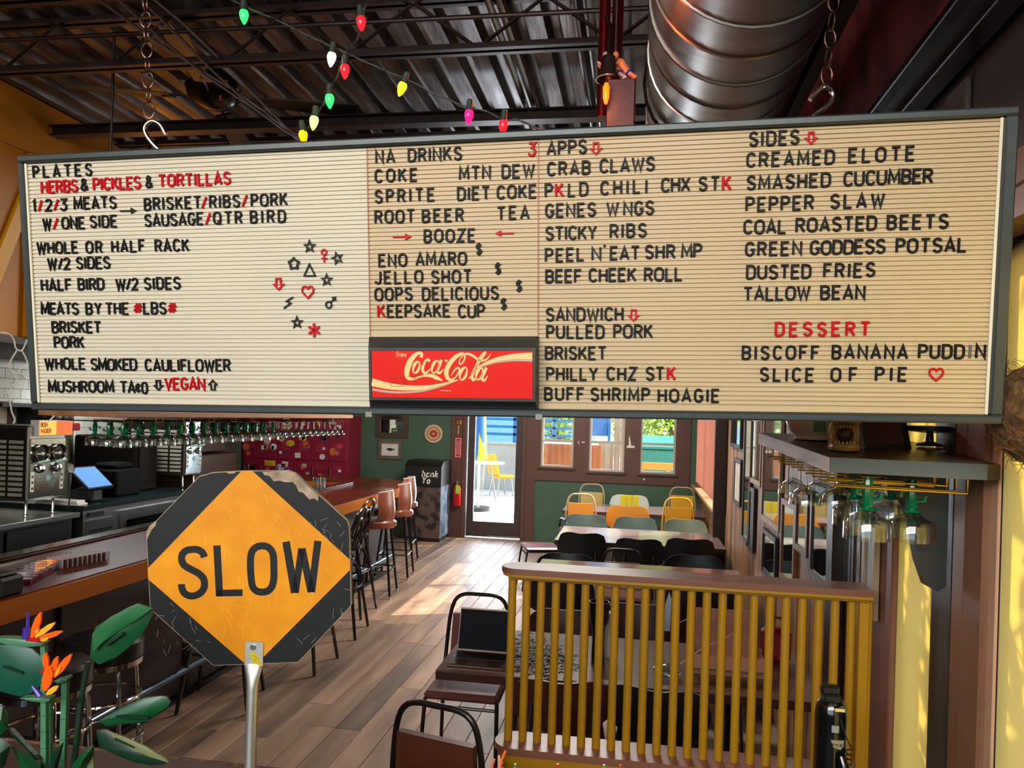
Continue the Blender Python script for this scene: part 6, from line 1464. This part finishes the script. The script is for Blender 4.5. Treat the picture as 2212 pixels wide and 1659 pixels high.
a = at(100, 1432, Z=.79); chromestool('black round swivel bar stool nearest the left edge', (a.x,a.y,0), .1)
# ================================================================ OUTSIDE
ST('patio_floor', MB().box((-14,12.1,-.12), (12,40,-.02)), mat('patio_concrete', 'D8D2C4', .85, var=.1, ns=2, bump=.2))
ST('street_ground', MB().box((1.1,-8,-.12), (14,12.1,-.05)), mat('street_concrete', 'B8B4A8', .85, var=.1, ns=2))
S('patio_wall', MB().box((-9,20.0,-.02), (-1.6,20.3,1.18), .01).box((-9,19.96,1.18), (-1.6,20.34,1.24), .01), M_conc, 'low concrete wall at the back of the patio behind the yellow chair', 'wall', (-4,20,0), kind='structure')
t = T('patio_railing', 'blue metal railing on top of the patio wall', 'railing', (-4,20.1,1.24)); M_bp = mat('blue_railing_paint', '1E6FA8', .4)
for z in (1.42,1.62,1.82): P('rail', MB().box((-9,20.1,z), (-1.7,20.15,z+.07), .004), M_bp, t, True)
for i in range(7): P('post', MB().box((-8.5+i*1.05,20.1,1.24), (-8.42+i*1.05,20.16,2.0)), M_bp, t, True)
S('neighbour_building', MB().box((-12,27,0), (-1.5,31,5)).box((-12,26.9,2.4), (-1.5,27,2.7)), mat('pale_teal_wall', '7FB4C4', .7), 'pale blue building across the street seen through the door', 'building', (-6,28,0))
def outchair(px, py, Y, c, lb, rz):
    a = at(px, py, Y=Y); Mp = mat('patio_vinyl_'+c, c, .4); t = T('patio_chair', lb, 'chair', (a.x, Y, 0), rz)
    P('seat', MB().box((-.24,-.22,.42), (.24,.24,.50), .03), Mp, t); P('backrest', MB().quadbox([(-.24,-.24,.5),(.24,-.24,.5),(.22,-.36,1.0),(-.22,-.36,1.0)], (0,.06,.01)), Mp, t)
    for sx in (-1,1):
        for sy in (-1,1): P('leg', MB().tube([(sx*.18,sy*.16,.42),(sx*.21,sy*.22,-.02)], .018, 8), M_brush, t)
outchair(1083, 1060, 18.6, 'E8B000', 'yellow padded patio chair seen through the door glass', -.9)
a = at(1050, 1000, Y=17.0)
t = T('patio_table', 'white round patio table left in the door view', 'table', (a.x,17.0,0)); P('table_top', MB().cyl((0,0,.86), .42, .03, 24), M_white, t)
for an in (0,2.1,4.2): P('leg', MB().tube([(.1*math.cos(an),.1*math.sin(an),.86),(.25*math.cos(an),.25*math.sin(an),-.02)], .02, 8), M_brush, t)
a = at(1036, 960, Y=15.5)
t = T('patio_umbrella', 'closed blue and yellow patio umbrella standing left in the door view', 'umbrella', (a.x,15.5,0))
P('pole', MB().tube([(0,0,0),(0,0,2.9)], .025, 10), M_white, t)
P('canopy', MB().lathe([(.05,2.85),(.09,2.4),(.13,1.7),(.17,1.05),(.13,1.02),(.04,1.1)], 14), mat('yellow_canopy', 'D8C820', .7, c2='2A6AB0', ns=1.6, ramp=(.49,.51), stretch=(3,3,.3)), t)
P('base', MB().cyl((0,0,-.02), .25, .08, 18), M_dark, t)
# seen through the three windows
M_of = wood('orange_fence_wood', 'B5683A', '8A4520', 'z', .6); Y_ = 15.2
t = T('wooden_fence', 'orange-brown plank fence outside the left window', 'fence', (-1.2,Y_,0)); x = -2.0
while x < -.75: P('plank', MB().box((x,Y_,-.02), (x+.115,Y_+.02,1.42), .003), M_of, t, True); x += .12
P('rail', MB().box((-2.0,Y_-.03,1.42), (-.75,Y_+.05,1.46)), M_white, t, True)
t = T('slat_fence', 'weathered pale slat fence outside the middle window', 'fence', (.0,16,0)); x = -1.12
while x < -.22: P('plank', MB().box((x,16,-.02), (x+.125,16.02,1.45 if x < -.55 else 2.6), .003), wood('weathered_fence', 'B09A80', '7E6A54', 'z', .7), t, True); x += .13
S('blue_panel', MB().box((-1.15,17.5,1.55), (-.66,17.6,3.4), .01).box((-.66,17.45,0), (-.60,17.65,3.4)), mat('blue_panel_paint', '3E78B4', .5), 'tall flat blue panel outside the middle window', 'panel', (-.5,17.5,1.5))
t = T('teal_bin', 'large teal lidded bin outside the right window', 'bin', (1.0,17,0))
P('bin_body', MB().box((.0,16.6,0), (1.2,17.6,1.33), .03), mat('teal_plastic', '2E8070', .5), t, True); P('bin_lid', MB().quadbox([(-.03,16.55,1.335),(1.23,16.55,1.335),(1.23,17.65,1.55),(-.03,17.65,1.55)], (0,0,.05)), mat('teal_plastic', '2E8070', .5), t, True)
S('orange_barrier', MB().box((.02,15.6,.96), (.72,15.66,1.10), .01).box((.08,15.6,0), (.14,15.66,.96)).box((.6,15.6,0), (.66,15.66,.96)), mat('orange_barrier', 'E08A30', .5), 'low orange barrier outside the right window', 'barrier', (.8,15.6,0))
M_leaf = mat('tree_leaf', '3E8A18', .55, c2='A8B820', ns=4, rand=.2); M_bark = mat('tree_bark', '5A4632', .8)
def tree(lab, x, y, h, r, n, seed, z0=1.2, ls=.11, y2=None):
    q_ = random.Random(seed); t = T('leafy_tree', lab, 'tree', (x,y,0))
    P('trunk', MB().tube([(0,0,-.1),(.05,.03,h*.4),(-.04,0,h*.75)], [r*.10,r*.08,r*.04], 8), M_bark, t)
    b = MB()
    for i in range(6): an = i*1.05; b.tube([(0,0,h*.4+i*.1),(r*.4*math.cos(an),r*.4*math.sin(an),h*.62),(r*.7*math.cos(an),r*.7*math.sin(an),h*.8)], [r*.04,r*.03,.01], 6)
    P('branches', b, M_bark, t); b = MB()
    for i in range(n):
        d = Vector((q_.gauss(0,1), q_.gauss(0,1), q_.gauss(0,1))).normalized()*(q_.random()**.4); c = Vector((d.x*r, d.y*r, z0+(h-z0)*.5+d.z*(h-z0)*.5))
        u = Vector((q_.gauss(0,1), q_.gauss(0,1), q_.gauss(0,1))).normalized(); v = u.orthogonal().normalized(); s_ = ls*q_.uniform(.6,1.3)
        b.add([c-u*s_, c-v*s_*.42, c+u*s_, c+v*s_*.42], [(0,1,2,3)])
    o_ = P('foliage', b, M_leaf, t); o_['kind'] = 'stuff'
tree('bright green tree filling the right window', .9, 20.5, 5.5, 1.4, 5000, 1)
tree('green tree behind the fence in the left window', -2.2, 22.0, 5.0, 1.6, 4000, 2)
tree('yellow-green tree behind the middle window', -.3, 28.0, 5.5, 2.2, 4000, 4)
tree('street tree outside the near right windows', 3.6, 3.9, 5.0, 1.35, 1700, 3, z0=1.6, ls=.13)
